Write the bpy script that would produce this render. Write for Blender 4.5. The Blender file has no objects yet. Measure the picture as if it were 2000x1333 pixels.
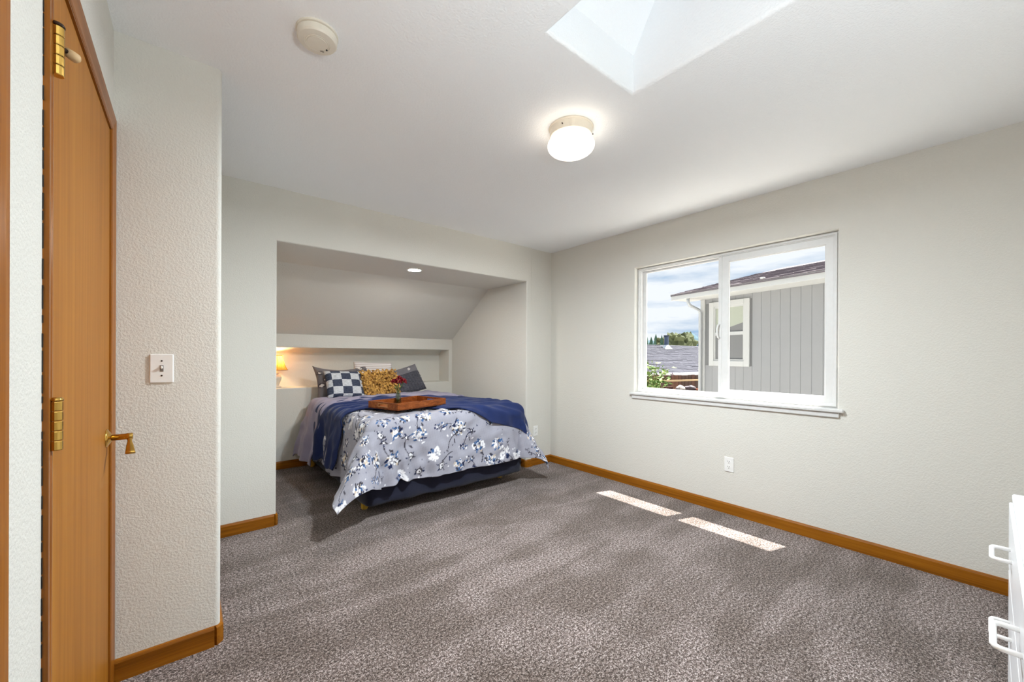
import bpy, math, random
import numpy as np
from mathutils import Vector, Matrix, noise as mnoise

SC = bpy.context.scene
COL = SC.collection
PI = math.pi
random.seed(7)

# ------------------------------------------------------------------ camera
cam_d = bpy.data.cameras.new('camera')
cam_d.sensor_width = 36.0
cam_d.lens = 775.57 / 2000 * 36.0
cam_d.shift_y = (697.63 - 666.5) / 2000
cam_d.clip_start = 0.02
cam_d.clip_end = 600
cam = bpy.data.objects.new('camera', cam_d)
COL.objects.link(cam)
_R = Vector((0.77440976, -0.63266774, 0.00458979))
_U = Vector((-0.00280445, 0.00382184, 0.99998876))
_F = Vector((0.63267817, 0.77441393, -0.00118538))
cam.matrix_world = Matrix(((_R.x, _U.x, -_F.x, 0.0), (_R.y, _U.y, -_F.y, 0.0), (_R.z, _U.z, -_F.z, 1.228), (0, 0, 0, 1)))
SC.camera = cam

# ------------------------------------------------------------------ world: broken cloud over blue sky
W = bpy.data.worlds.new('sky')
SC.world = W
W.use_nodes = True
wn, wl = W.node_tree.nodes, W.node_tree.links
wn.clear()
w_tc = wn.new('ShaderNodeTexCoord')
w_map = wn.new('ShaderNodeMapping')
w_map.inputs['Scale'].default_value = (1.0, 1.0, 5.5)
w_map.inputs['Location'].default_value = (0.35, 0.2, 0.12)
w_noise = wn.new('ShaderNodeTexNoise')
w_noise.inputs['Scale'].default_value = 3.2
w_noise.inputs['Detail'].default_value = 7
w_noise.inputs['Roughness'].default_value = 0.55
w_ramp = wn.new('ShaderNodeValToRGB')
w_ramp.color_ramp.elements[0].position = 0.36
w_ramp.color_ramp.elements[0].color = (0.26, 0.50, 0.80, 1)
w_ramp.color_ramp.elements[1].position = 0.56
w_ramp.color_ramp.elements[1].color = (1.0, 1.03, 1.08, 1)
_e = w_ramp.color_ramp.elements.new(0.45)
_e.color = (0.66, 0.77, 0.92, 1)
w_bg = wn.new('ShaderNodeBackground')
w_bg.inputs['Strength'].default_value = 0.72
w_out = wn.new('ShaderNodeOutputWorld')
wl.new(w_tc.outputs['Generated'], w_map.inputs['Vector'])
wl.new(w_map.outputs[0], w_noise.inputs['Vector'])
wl.new(w_noise.outputs['Fac'], w_ramp.inputs['Fac'])
wl.new(w_ramp.outputs['Color'], w_bg.inputs['Color'])
wl.new(w_bg.outputs[0], w_out.inputs['Surface'])

# ------------------------------------------------------------------ sun
sun_d = bpy.data.lights.new('sun', 'SUN')
sun_d.energy = 18.0
sun_d.angle = 0.0093
sun_d.color = (1.0, 0.96, 0.90)
sun = bpy.data.objects.new('sun', sun_d)
COL.objects.link(sun)
sun.location = (6, -2, 12)
sun.rotation_euler = Vector((-0.2826, 0.0905, -1.0)).to_track_quat('-Z', 'Y').to_euler()

# daylight that falls through the roof window (diffused by its acrylic dome)
SKY_A = bpy.data.lights.new('skylight_daylight', 'AREA')
SKY_A.shape = 'RECTANGLE'
SKY_A.size = 0.54
SKY_A.size_y = 0.80
SKY_A.energy = 0.25
SKY_A.color = (1.0, 0.99, 0.97)
sky_o = bpy.data.objects.new('skylight_daylight', SKY_A)
COL.objects.link(sky_o)
sky_o.location = (1.313, 0.36, 3.20)

LAMP_POWER = 0.9      # ceiling lamp
CAN_POWER = 10.0        # recessed lamp over the bed
FILL_UPLIGHTER_POWER = 54.0  # added out-of-view uplighter that brightens the ceiling
BOWL_POWER = 56.0       # down-light of the ceiling bowl
TABLE_POWER = 3.6      # bedside lamp

SC.view_settings.view_transform = 'Standard'
SC.view_settings.look = 'None'
SC.view_settings.exposure = 0.46
SC.view_settings.gamma = 1.0
SC.view_settings.use_curve_mapping = False
SC.cycles.max_bounces = 10
SC.cycles.diffuse_bounces = 7
SC.cycles.adaptive_threshold = 0.06
SC.cycles.adaptive_min_samples = 20
SC.cycles.glossy_bounces = 4
SC.cycles.transmission_bounces = 8
SC.cycles.transparent_max_bounces = 12
SC.cycles.sample_clamp_indirect = 6.0
SC.cycles.caustics_reflective = False
SC.cycles.caustics_refractive = False
SC.cycles.use_denoising = True

# ------------------------------------------------------------------ measures of the place (metres)
H = 2.44
XW, YB = 3.297, 3.301          # window wall, back wall
XC, YC = 0.111, 2.093          # corner of the closet return
XD = -0.217                    # door wall
XL, XR, ZA = 0.499, 2.903, 2.058   # bed alcove opening
YK = 4.897                     # alcove back wall
ZK = 1.462                     # where the slope meets it
YS = 4.03                      # where the slope starts
NX0, NX1, NZ0, NZ1, NY = 0.56, 2.855, 0.872, 1.314, 5.185   # wall niche
WY0, WY1, WZ0, WZ1 = 0.666, 2.191, 0.892, 2.0745            # window opening
SX0, SX1, SY0, SY1 = 1.0405, 1.586, -0.12, 1.068            # skylight opening
YR = -0.50                     # wall behind the camera


# ------------------------------------------------------------------ helpers
def srgb(r, g, b):
    def c(v):
        v /= 255.0
        return v / 12.92 if v <= 0.04045 else ((v + 0.055) / 1.055) ** 2.4
    return (c(r), c(g), c(b), 1.0)


class Nodes:
    def __init__(self, name):
        self.m = bpy.data.materials.new(name)
        self.m.use_nodes = True
        self.n, self.l = self.m.node_tree.nodes, self.m.node_tree.links
        self.b = self.n['Principled BSDF']
        self.out = self.n['Material Output']

    def new(self, t, **kw):
        nd = self.n.new(t)
        for k, v in kw.items():
            if hasattr(nd, k) and k not in nd.inputs:
                setattr(nd, k, v)
            else:
                nd.inputs[k].default_value = v
        return nd

    def link(self, a, b):
        self.l.new(a, b)

    def coords(self, kind='Object', scale=(1, 1, 1), rot=(0, 0, 0), loc=(0, 0, 0)):
        tc = self.new('ShaderNodeTexCoord')
        mp = self.new('ShaderNodeMapping')
        mp.inputs['Scale'].default_value = scale
        mp.inputs['Rotation'].default_value = rot
        mp.inputs['Location'].default_value = loc
        self.link(tc.outputs[kind], mp.inputs['Vector'])
        return mp.outputs[0]

    def noise(self, vec, scale, detail=3, rough=0.5, dist=0.0):
        nd = self.new('ShaderNodeTexNoise')
        nd.inputs['Scale'].default_value = scale
        nd.inputs['Detail'].default_value = detail
        nd.inputs['Roughness'].default_value = rough
        nd.inputs['Distortion'].default_value = dist
        self.link(vec, nd.inputs['Vector'])
        return nd

    def ramp(self, fac, stops):
        nd = self.new('ShaderNodeValToRGB')
        el = nd.color_ramp.elements
        el[0].position, el[0].color = stops[0]
        el[1].position, el[1].color = stops[-1]
        for pos, c in stops[1:-1]:
            e = el.new(pos)
            e.color = c
        self.link(fac, nd.inputs['Fac'])
        return nd

    def bump(self, height, strength=0.3, dist=0.01):
        nd = self.new('ShaderNodeBump')
        nd.inputs['Strength'].default_value = strength
        nd.inputs['Distance'].default_value = dist
        self.link(height, nd.inputs['Height'])
        self.link(nd.outputs[0], self.b.inputs['Normal'])
        return nd

    def mix(self, fac, a, b, blend='MIX'):
        nd = self.new('ShaderNodeMix')
        nd.data_type = 'RGBA'
        nd.blend_type = blend
        for sock, v in ((nd.inputs['Factor'], fac), (nd.inputs['A'] if False else nd.inputs[6], a), (nd.inputs[7], b)):
            if isinstance(v, (int, float)):
                sock.default_value = v
            elif isinstance(v, tuple):
                sock.default_value = v
            else:
                self.link(v, sock)
        return nd.outputs[2]

    def math(self, op, a, b=None):
        nd = self.new('ShaderNodeMath')
        nd.operation = op
        for i, v in enumerate((a, b)):
            if v is None:
                continue
            if isinstance(v, (int, float)):
                nd.inputs[i].default_value = v
            else:
                self.link(v, nd.inputs[i])
        return nd.outputs[0]


def flat(name, col, rough=0.5, metal=0.0, spec=None, bump=None):
    N = Nodes(name)
    N.b.inputs['Base Color'].default_value = col
    N.b.inputs['Roughness'].default_value = rough
    N.b.inputs['Metallic'].default_value = metal
    if spec is not None:
        N.b.inputs['Specular IOR Level'].default_value = spec
    v = N.coords()
    n = N.noise(v, 35 if bump is None else bump[0], 3)
    # slight tone variation so no surface is a dead flat colour
    c2 = tuple(min(1, x * 1.02) for x in col[:3]) + (1,)
    c1 = tuple(x * 0.98 for x in col[:3]) + (1,)
    r = N.ramp(n.outputs['Fac'], [(0.3, c1), (0.7, c2)])
    N.link(r.outputs['Color'], N.b.inputs['Base Color'])
    if bump is not None:
        N.bump(n.outputs['Fac'], bump[1], bump[2])
    return N.m


def plaster(name, col, strength=0.35):
    N = Nodes(name)
    v = N.coords()
    n1 = N.noise(v, 120, 3, 0.55)
    n2 = N.noise(v, 260, 2, 0.5)
    h = N.math('ADD', N.ramp(n1.outputs['Fac'], [(0.38, (0, 0, 0, 1)), (0.62, (1, 1, 1, 1))]).outputs['Color'], N.math('MULTIPLY', n2.outputs['Fac'], 0.4))
    N.bump(h, strength, 0.004)
    N.b.inputs['Base Color'].default_value = col
    N.b.inputs['Roughness'].default_value = 0.75
    N.b.inputs['Specular IOR Level'].default_value = 0.25
    return N.m


def wood(name, dark, mid, light, axis=2, scale=1.0, rough=0.35, grain=1.0):
    N = Nodes(name)
    sc = [38 * scale, 38 * scale, 38 * scale]
    sc[axis] = 1.1 * scale
    v = N.coords(scale=tuple(sc))
    n1 = N.noise(v, 1.0, 5, 0.6, 0.6)
    sc2 = [240 * scale] * 3
    sc2[axis] = 6 * scale
    v2 = N.coords(scale=tuple(sc2))
    n2 = N.noise(v2, 1.0, 2, 0.5)
    f = N.math('ADD', N.math('MULTIPLY', n1.outputs['Fac'], 0.72), N.math('MULTIPLY', n2.outputs['Fac'], 0.28))
    r = N.ramp(f, [(0.34, dark), (0.5, mid), (0.68, light)])
    N.link(r.outputs['Color'], N.b.inputs['Base Color'])
    N.b.inputs['Roughness'].default_value = rough
    N.b.inputs['Specular IOR Level'].default_value = .22
    N.bump(f, 0.06 * grain, 0.002)
    return N.m


def mkobj(name, verts, faces, mat=None, parent=None, smooth=False, kind=None, label=None, cat=None, group=None, mats=None, fmat=None):
    me = bpy.data.meshes.new(name)
    me.from_pydata([tuple(v) for v in verts], [], faces)
    me.update()
    return link_mesh(name, me, mat, parent, smooth, kind, label, cat, group, mats, fmat)


def link_mesh(name, me, mat=None, parent=None, smooth=False, kind=None, label=None, cat=None, group=None, mats=None, fmat=None):
    if mats:
        for m in mats:
            me.materials.append(m)
        if fmat is not None:
            me.polygons.foreach_set('material_index', np.asarray(fmat, dtype=np.int32))
    elif mat:
        me.materials.append(mat)
    if smooth:
        me.polygons.foreach_set('use_smooth', np.ones(len(me.polygons), dtype=bool))
    o = bpy.data.objects.new(name, me)
    COL.objects.link(o)
    tag(o, label, cat, group, kind)
    if parent is not None:
        attach(o, parent)
    return o


def attach(o, parent):
    o.parent = parent
    o.matrix_parent_inverse = world_of(parent).inverted()


def world_of(o):
    m = o.matrix_basis.copy()
    if o.parent is not None:
        m = world_of(o.parent) @ o.matrix_parent_inverse @ m
    return m


def tag(o, label=None, cat=None, group=None, kind=None):
    if label:
        o['label'] = label
    if cat:
        o['category'] = cat
    if group:
        o['group'] = group
    if kind:
        o['kind'] = kind
    return o


def root(name, loc, label=None, cat=None, group=None, kind=None):
    o = bpy.data.objects.new(name, None)
    o.empty_display_size = 0.05
    o.location = loc
    COL.objects.link(o)
    return tag(o, label, cat, group, kind)


class G:
    """collects simple solids into one mesh"""
    def __init__(self):
        self.v, self.f = [], []

    def add(self, vs, fs):
        k = len(self.v)
        self.v += [tuple(p) for p in vs]
        self.f += [tuple(i + k for i in q) for q in fs]
        return self

    def box(self, lo, hi, ch=0.0, M=None):
        (x0, y0, z0), (x1, y1, z1) = lo, hi
        if x0 > x1: x0, x1 = x1, x0
        if y0 > y1: y0, y1 = y1, y0
        if z0 > z1: z0, z1 = z1, z0
        ch = min(ch, (x1 - x0) * .49, (y1 - y0) * .49, (z1 - z0) * .49)
        if ch <= 0:
            vs = [(x0, y0, z0), (x1, y0, z0), (x1, y1, z0), (x0, y1, z0), (x0, y0, z1), (x1, y0, z1), (x1, y1, z1), (x0, y1, z1)]
            fs = [(0, 3, 2, 1), (4, 5, 6, 7), (0, 1, 5, 4), (1, 2, 6, 5), (2, 3, 7, 6), (3, 0, 4, 7)]
        else:
            vs, idx = [], {}
            for ix, sx in ((0, x0), (1, x1)):
                for iy, sy in ((0, y0), (1, y1)):
                    for iz, sz in ((0, z0), (1, z1)):
                        dx, dy, dz = (1 - 2 * ix) * ch, (1 - 2 * iy) * ch, (1 - 2 * iz) * ch
                        idx[(ix, iy, iz, 0)] = len(vs); vs.append((sx, sy + dy, sz + dz))
                        idx[(ix, iy, iz, 1)] = len(vs); vs.append((sx + dx, sy, sz + dz))
                        idx[(ix, iy, iz, 2)] = len(vs); vs.append((sx + dx, sy + dy, sz))
            fs = []
            for i in (0, 1):
                q = [(i, 0, 0, 0), (i, 1, 0, 0), (i, 1, 1, 0), (i, 0, 1, 0)]
                fs.append(tuple(idx[k] for k in (q if i else q[::-1])))
                q = [(0, i, 0, 1), (0, i, 1, 1), (1, i, 1, 1), (1, i, 0, 1)]
                fs.append(tuple(idx[k] for k in (q if i else q[::-1])))
                q = [(0, 0, i, 2), (1, 0, i, 2), (1, 1, i, 2), (0, 1, i, 2)]
                fs.append(tuple(idx[k] for k in (q if i else q[::-1])))
            for a in (0, 1):
                for b in (0, 1):
                    e = [idx[(a, b, 0, 0)], idx[(a, b, 0, 1)], idx[(a, b, 1, 1)], idx[(a, b, 1, 0)]]
                    fs.append(tuple(e if (a == b) else e[::-1]))
                    e = [idx[(a, 0, b, 0)], idx[(a, 1, b, 0)], idx[(a, 1, b, 2)], idx[(a, 0, b, 2)]]
                    fs.append(tuple(e if (a != b) else e[::-1]))
                    e = [idx[(0, a, b, 1)], idx[(1, a, b, 1)], idx[(1, a, b, 2)], idx[(0, a, b, 2)]]
                    fs.append(tuple(e if (a == b) else e[::-1]))
                    for c in (0, 1):
                        e = [idx[(a, b, c, 0)], idx[(a, b, c, 1)], idx[(a, b, c, 2)]]
                        fs.append(tuple(e if (a + b + c) % 2 == 1 else e[::-1]))
        if M is not None:
            vs = [tuple(M @ Vector(p)) for p in vs]
        return self.add(vs, fs)

    def prism(self, poly, axis, a, b, M=None):
        """poly: 2D points in the plane of the two other axes (cyclic order x,y,z); extruded on axis from a to b"""
        n = len(poly)
        def pt(p, t):
            if axis == 0: return (t, p[0], p[1])
            if axis == 1: return (p[0], t, p[1])
            return (p[0], p[1], t)
        vs = [pt(p, a) for p in poly] + [pt(p, b) for p in poly]
        if M is not None:
            vs = [tuple(M @ Vector(p)) for p in vs]
        fs = [tuple(range(n - 1, -1, -1)), tuple(range(n, 2 * n))]
        fs += [(i, (i + 1) % n, n + (i + 1) % n, n + i) for i in range(n)]
        return self.add(vs, fs)

    def lathe(self, prof, c=(0, 0, 0), seg=32, M=None, sx=1.0, sy=1.0):
        """prof: (radius, z) from bottom to top or any order; closed at radius 0"""
        vs, fs = [], []
        for r, z in prof:
            for k in range(seg):
                a = 2 * PI * k / seg
                vs.append((c[0] + r * math.cos(a) * sx, c[1] + r * math.sin(a) * sy, c[2] + z))
        for i in range(len(prof) - 1):
            for k in range(seg):
                k2 = (k + 1) % seg
                fs.append((i * seg + k, i * seg + k2, (i + 1) * seg + k2, (i + 1) * seg + k))
        if prof[0][0] > 1e-6:
            pass
        if M is not None:
            vs = [tuple(M @ Vector(p)) for p in vs]
        return self.add(vs, fs)

    def tube(self, pts, rad, seg=10, caps=True):
        pts = [Vector(p) for p in pts]
        rads = rad if isinstance(rad, (list, tuple)) else [rad] * len(pts)
        vs, fs = [], []
        up = None
        for i, p in enumerate(pts):
            d = (pts[min(i + 1, len(pts) - 1)] - pts[max(i - 1, 0)]).normalized()
            if up is None:
                up = d.orthogonal().normalized()
            else:
                up = (up - d * up.dot(d)).normalized()
            s = d.cross(up)
            for k in range(seg):
                a = 2 * PI * k / seg
                vs.append(tuple(p + (up * math.cos(a) + s * math.sin(a)) * rads[i]))
        for i in range(len(pts) - 1):
            for k in range(seg):
                k2 = (k + 1) % seg
                fs.append((i * seg + k, i * seg + k2, (i + 1) * seg + k2, (i + 1) * seg + k))
        if caps:
            fs.append(tuple(range(seg - 1, -1, -1)))
            b = (len(pts) - 1) * seg
            fs.append(tuple(range(b, b + seg)))
        return self.add(vs, fs)

    def build(self, name, mat, parent=None, **kw):
        return mkobj(name, self.v, self.f, mat, parent, **kw)


def bevel(o, width, seg=3, angle=40):
    m = o.modifiers.new('bevel', 'BEVEL')
    m.width = width
    m.segments = seg
    m.limit_method = 'ANGLE'
    m.angle_limit = math.radians(angle)
    return o


def bullnose(o, width, pick, seg=5):
    """round only the edges for which pick(mid, dir) holds"""
    import bmesh
    bm = bmesh.new()
    bm.from_mesh(o.data)
    es = []
    for e in bm.edges:
        a, b = e.verts[0].co, e.verts[1].co
        if pick((a + b) / 2, (b - a).normalized()):
            es.append(e)
    bmesh.ops.bevel(bm, geom=es, offset=width, segments=seg, profile=0.5, affect='EDGES', clamp_overlap=True)
    for f in bm.faces:
        f.smooth = True
    bm.to_mesh(o.data)
    bm.free()
    try:
        o.data.set_sharp_from_angle(angle=math.radians(25))
    except Exception:
        pass
    return o


# ------------------------------------------------------------------ materials of the room
M = {}
M['wall'] = plaster('wall_paint', srgb(219, 217, 210), 0.25)
M['ceil'] = plaster('ceiling_paint', srgb(245, 247, 249), 0.25)
M['white'] = flat('white_vinyl', srgb(240, 240, 238), 0.35)
M['vinyl'] = flat('window_vinyl', srgb(218, 218, 217), 0.4)
M['trimwhite'] = flat('white_gloss_trim', srgb(240, 239, 236), 0.3)
OAK = (srgb(126, 78, 28), srgb(172, 114, 46), srgb(196, 138, 66))
M['door'] = wood('honey_oak_veneer', srgb(150, 92, 22), srgb(164, 104, 28), srgb(176, 118, 40), 2, 0.7, 0.5)
M['casing'] = wood('oak_casing', srgb(118, 66, 16), srgb(146, 86, 24), srgb(164, 104, 36), 2, 0.8, 0.3)
M['casing_y'] = wood('oak_casing_head', srgb(118, 66, 16), srgb(146, 86, 24), srgb(164, 104, 36), 1, 0.8, 0.3)
M['base_y'] = wood('oak_baseboard_y', srgb(118, 68, 10), srgb(146, 88, 16), srgb(166, 106, 26), 1, 0.8, 0.35)
M['base_x'] = wood('oak_baseboard_x', srgb(118, 68, 10), srgb(146, 88, 16), srgb(166, 106, 26), 0, 0.8, 0.35)
M['brass'] = flat('polished_brass', srgb(205, 165, 85), 0.18, 1.0)
M['brassdark'] = flat('dark_bronze', srgb(60, 44, 36), 0.4, 0.6)
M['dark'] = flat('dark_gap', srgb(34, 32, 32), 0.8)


def carpet():
    N = Nodes('taupe_carpet')
    v = N.coords()
    fl = N.noise(v, 190, 2, 0.7)
    fl2 = N.noise(v, 85, 2, 0.6)
    f = N.math('ADD', N.math('MULTIPLY', fl.outputs['Fac'], 0.62), N.math('MULTIPLY', fl2.outputs['Fac'], 0.38))
    r = N.ramp(f, [(0.40, srgb(40, 30, 25)), (0.47, srgb(92, 79, 72)), (0.53, srgb(136, 122, 116)), (0.60, srgb(200, 189, 185))])
    # brushed pile: strokes of the vacuum cleaner, lighter where the pile lies towards the bed
    vs = N.coords(scale=(0.9, 3.6, 1.0), rot=(0, 0, math.radians(52)))
    st = N.noise(vs, 1.3, 2, 0.5, 0.5)
    vs2 = N.coords(scale=(1.6, 1.2, 1.0))
    st2 = N.noise(vs2, 1.6, 3, 0.6, 0.3)
    s = N.math('ADD', N.math('MULTIPLY', st.outputs['Fac'], 0.62), N.math('MULTIPLY', st2.outputs['Fac'], 0.38))
    sr = N.ramp(s, [(0.42, (0.74, 0.715, 0.69, 1)), (0.50, (0.93, 0.92, 0.92, 1)), (0.57, (1.18, 1.18, 1.21, 1))])
    c = N.mix(1.0, r.outputs['Color'], sr.outputs['Color'], 'MULTIPLY')
    N.link(c, N.b.inputs['Base Color'])
    N.b.inputs['Roughness'].default_value = 0.95
    N.b.inputs['Specular IOR Level'].default_value = 0.1
    N.b.inputs['Sheen Weight'].default_value = 0.15
    N.bump(f, 0.9, 0.012)
    return N.m


M['carpet'] = carpet()


def glass(name, tint=(1, 1, 1, 1), gloss=0.02):
    N = Nodes(name)
    N.n.remove(N.b)
    t = N.new('ShaderNodeBsdfTransparent')
    t.inputs['Color'].default_value = tint
    g = N.new('ShaderNodeBsdfGlossy')
    g.inputs['Roughness'].default_value = 0.02
    fr = N.new('ShaderNodeLayerWeight')
    mx = N.new('ShaderNodeMixShader')
    N.link(N.math('ADD', N.math('MULTIPLY', N.math('POWER', fr.outputs['Facing'], 5.0), .5), gloss), mx.inputs[0])
    N.link(t.outputs[0], mx.inputs[1])
    N.link(g.outputs[0], mx.inputs[2])
    N.link(mx.outputs[0], N.out.inputs['Surface'])
    return N.m


M['pane'] = glass('window_glass', (0.97, 0.98, 0.98, 1), 0.0)

# ------------------------------------------------------------------ room shell
g = G(); g.box((XD - 0.4, YR - 0.2, -0.12), (XW + 0.15, 5.35, 0.0))
g.build('floor', M['carpet'], kind='structure', label='taupe flecked carpet with vacuum strokes')


def ring(axis, lo, hi, hlo, hhi, a, b):
    """slab on axis from a to b with a rectangular through hole; lo/hi are the 2D outer corners"""
    gg = G()
    def pt(p, t):
        if axis == 0: return (t, p[0], p[1])
        if axis == 1: return (p[0], t, p[1])
        return (p[0], p[1], t)
    o = [(lo[0], lo[1]), (hi[0], lo[1]), (hi[0], hi[1]), (lo[0], hi[1])]
    i = [(hlo[0], hlo[1]), (hhi[0], hlo[1]), (hhi[0], hhi[1]), (hlo[0], hhi[1])]
    vs = [pt(p, a) for p in o] + [pt(p, a) for p in i] + [pt(p, b) for p in o] + [pt(p, b) for p in i]
    fs = []
    for k in range(4):
        j = (k + 1) % 4
        fs.append((k, 4 + k, 4 + j, j))
        fs.append((8 + k, 8 + j, 12 + j, 12 + k))
        fs.append((k, j, 8 + j, 8 + k))
        fs.append((4 + k, 12 + k, 12 + j, 4 + j))
    gg.add(vs, fs)
    return gg


def recalc(o):
    import bmesh
    bm = bmesh.new()
    bm.from_mesh(o.data)
    bmesh.ops.recalc_face_normals(bm, faces=bm.faces)
    bm.to_mesh(o.data)
    bm.free()
    return o


# ceiling with the skylight hole
ce = ring(2, (XD - 0.4, YR - 0.2), (XW + 0.15, YB + 0.15), (SX0, SY0), (SX1, SY1), H, H + 0.177).build('ceiling', M['ceil'], kind='structure')
recalc(ce)
bullnose(ce, 0.016, lambda m, d: abs(m.z - H) < 1e-4 and SX0 - .01 < m.x < SX1 + .01 and SY0 - .01 < m.y < SY1 + .01)

# right wall with the window opening
wr = ring(0, (YR - 0.2, 0.0), (YB + 0.15, H), (WY0, WZ0), (WY1, WZ1), XW, XW + 0.15).build('wall_right', M['wall'], kind='structure')
recalc(wr)
bullnose(wr, 0.014, lambda m, d: abs(m.x - XW) < 1e-4 and WY0 - .01 < m.y < WY1 + .01 and WZ0 - .01 < m.z < WZ1 + .01)

# back wall: a frame round the alcove mouth, its right end a rounded step
XJ = 2.985
poly = [(XC - 0.2, 0), (XL, 0), (XL, ZA), (XR, ZA), (XR, 0), (XJ, 0), (XJ, H), (XC - 0.2, H)]
wb = G().prism(poly, 1, YB, YB + 0.15).build('wall_back', M['wall'], kind='structure')
recalc(wb)
bullnose(wb, 0.013, lambda m, d: abs(m.y - YB) < 1e-4 and ((abs(m.x - XL) < 1e-3 and abs(d.z) > .9) or (abs(m.x - XR) < 1e-3 and abs(d.z) > .9) or (abs(m.x - XJ) < 1e-3 and abs(d.z) > .9) or (abs(m.z - ZA) < 1e-3)))
G().box((XJ - 0.03, YB + 0.014, 0), (XW + 0.02, YB + 0.149, H)).build('wall_back_corner', M['wall'], kind='structure')

# closet return beside the door
wc = G().box((XD - 0.12, YC, 0), (XC, YB + 0.15, H)).build('wall_closet', M['wall'], kind='structure')
recalc(wc)
bullnose(wc, 0.02, lambda m, d: abs(m.x - XC) < 1e-3 and abs(m.y - YC) < 1e-3, 6)

# left wall with two door openings
D1 = (1.222, 2.032, 2.045)
D2 = (0.08, 0.885, 2.045)
poly = [(YR - .2, 0), (D2[0], 0), (D2[0], D2[2]), (D2[1], D2[2]), (D2[1], 0), (D1[0], 0), (D1[0], D1[2]), (D1[1], D1[2]), (D1[1], 0), (YC + .05, 0), (YC + .05, H), (YR - .2, H)]
wl_ = G().prism(poly, 0, XD - 0.12, XD).build('wall_left', M['wall'], kind='structure')
recalc(wl_)
G().box((XD - 0.4, YR - 0.15, 0), (XW + .15, YR, H)).build('wall_front', M['wall'], kind='structure')
G().box((XD - 0.4, YR - 0.15, 0), (XD - 0.38, YC + 0.2, H)).build('wall_hall', M['wall'], kind='structure')

# alcove
G().box((XL - 0.12, YB + 0.15, 0), (XL, 5.30, 2.25)).build('wall_alcove_left', M['wall'], kind='structure')
G().box((XR, YB + 0.15, 0), (XR + 0.12, 5.30, 2.25)).build('wall_alcove_right', M['wall'], kind='structure')
poly = [(YB + 0.15, ZA), (YS, ZA), (YK, ZK), (5.30, ZK - (5.30 - YK) * (ZA - ZK) / (YK - YS)), (5.30, 1.9), (YS, 2.35), (YB + 0.15, 2.35)]
ca = G().prism(poly, 0, XL, XR).build('ceiling_alcove', M['wall'], kind='structure')
recalc(ca)
wk = ring(1, (XL, 0), (XR, ZK), (NX0, NZ0), (NX1, NZ1), YK, NY)
wk.box((XL, NY, 0), (XR, NY + 0.06, ZK))
wk = wk.build('wall_alcove_back', M['wall'], kind='structure')
recalc(wk)
bullnose(wk, 0.013, lambda m, d: abs(m.y - YK) < 1e-4 and NX0 - .01 < m.x < NX1 + .01 and NZ0 - .01 < m.z < NZ1 + .01)

# skylight: a shaft whose far side leans back over the room, frame and dome far above
sk = root('window_2', (1.31, 0.47, H + 0.177), label='white plastered skylight shaft in the ceiling', kind='structure')
zt = 3.28
g = G()
y1t = SY1 - (zt - H - 0.177) * 0.60
t_ = 0.06
g.add([(SX0, SY1, H + .177), (SX1, SY1, H + .177), (SX1, y1t, zt), (SX0, y1t, zt),
       (SX0, SY1 + t_, H + .177), (SX1, SY1 + t_, H + .177), (SX1, y1t + t_, zt), (SX0, y1t + t_, zt)],
      [(0, 3, 2, 1), (4, 5, 6, 7), (0, 1, 5, 4), (2, 3, 7, 6), (1, 2, 6, 5), (3, 0, 4, 7)])
g.box((SX0 - t_, SY0 - t_, H + .177), (SX0, SY1 + t_, zt))
g.box((SX1, SY0 - t_, H + .177), (SX1 + t_, SY1 + t_, zt))
g.box((SX0, SY0 - t_, H + .177), (SX1, SY0, zt))
g.build('shaft', M['ceil'], sk)
fr_ = ring(2, (SX0 - .06, SY0 - .06), (SX1 + .06, y1t + .12), (SX0 + .01, SY0 + .01), (SX1 - .01, y1t - .01), zt, zt + .06).build('frame', M['white'], sk)
recalc(fr_)
g = G()
nd = 10
vs, fs = [], []
for i in range(nd + 1):
    for j in range(nd + 1):
        u, v = i / nd, j / nd
        vs.append((SX0 - .02 + (SX1 - SX0 + .04) * u, SY0 - .02 + (y1t - SY0 + .04) * v, zt + .06 + .13 * (1 - (2 * u - 1) ** 4) * (1 - (2 * v - 1) ** 4)))
for i in range(nd):
    for j in range(nd):
        k = i * (nd + 1) + j
        fs.append((k, k + nd + 1, k + nd + 2, k + 1))
g.add(vs, fs)
Nd = Nodes('milky_acrylic')
tr_ = Nd.new('ShaderNodeBsdfTranslucent'); tr_.inputs['Color'].default_value = (.05, .052, .054, 1)
Nd.link(tr_.outputs[0], Nd.out.inputs['Surface'])
g.build('dome', Nd.m, sk, smooth=True)


# ------------------------------------------------------------------ baseboards
def skirting(name, pts, mat, side=1, h=0.083, t=0.012):
    """run of baseboard along 2D points on the wall line; side: which side of travel the board stands (1 = left)"""
    prof = [(0, 0), (t, 0), (t, h - 0.012), (t * 0.55, h - 0.002), (0, h)]
    P = [Vector(p) for p in pts]
    offs = []
    for i, p in enumerate(P):
        ns = []
        if i > 0:
            d = (P[i] - P[i - 1]).normalized(); ns.append(Vector((-d.y, d.x)) * side)
        if i < len(P) - 1:
            d = (P[i + 1] - P[i]).normalized(); ns.append(Vector((-d.y, d.x)) * side)
        if len(ns) == 2:
            m = (ns[0] + ns[1])
            m = m / max(1e-6, m.dot(ns[0]))
        else:
            m = ns[0]
        offs.append(m)
    gg = G()
    n = len(prof)
    vs = []
    for p, o in zip(P, offs):
        for a, z in prof:
            q = p + o * a
            vs.append((q.x, q.y, z))
    fs = []
    for i in range(len(P) - 1):
        for k in range(n):
            k2 = (k + 1) % n
            fs.append((i * n + k, i * n + k2, (i + 1) * n + k2, (i + 1) * n + k))
    fs.append(tuple(range(n)))
    fs.append(tuple((len(P) - 1) * n + k for k in range(n - 1, -1, -1)))
    gg.add(vs, fs)
    o = gg.build(name, mat, kind='structure')
    return recalc(o)


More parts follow.
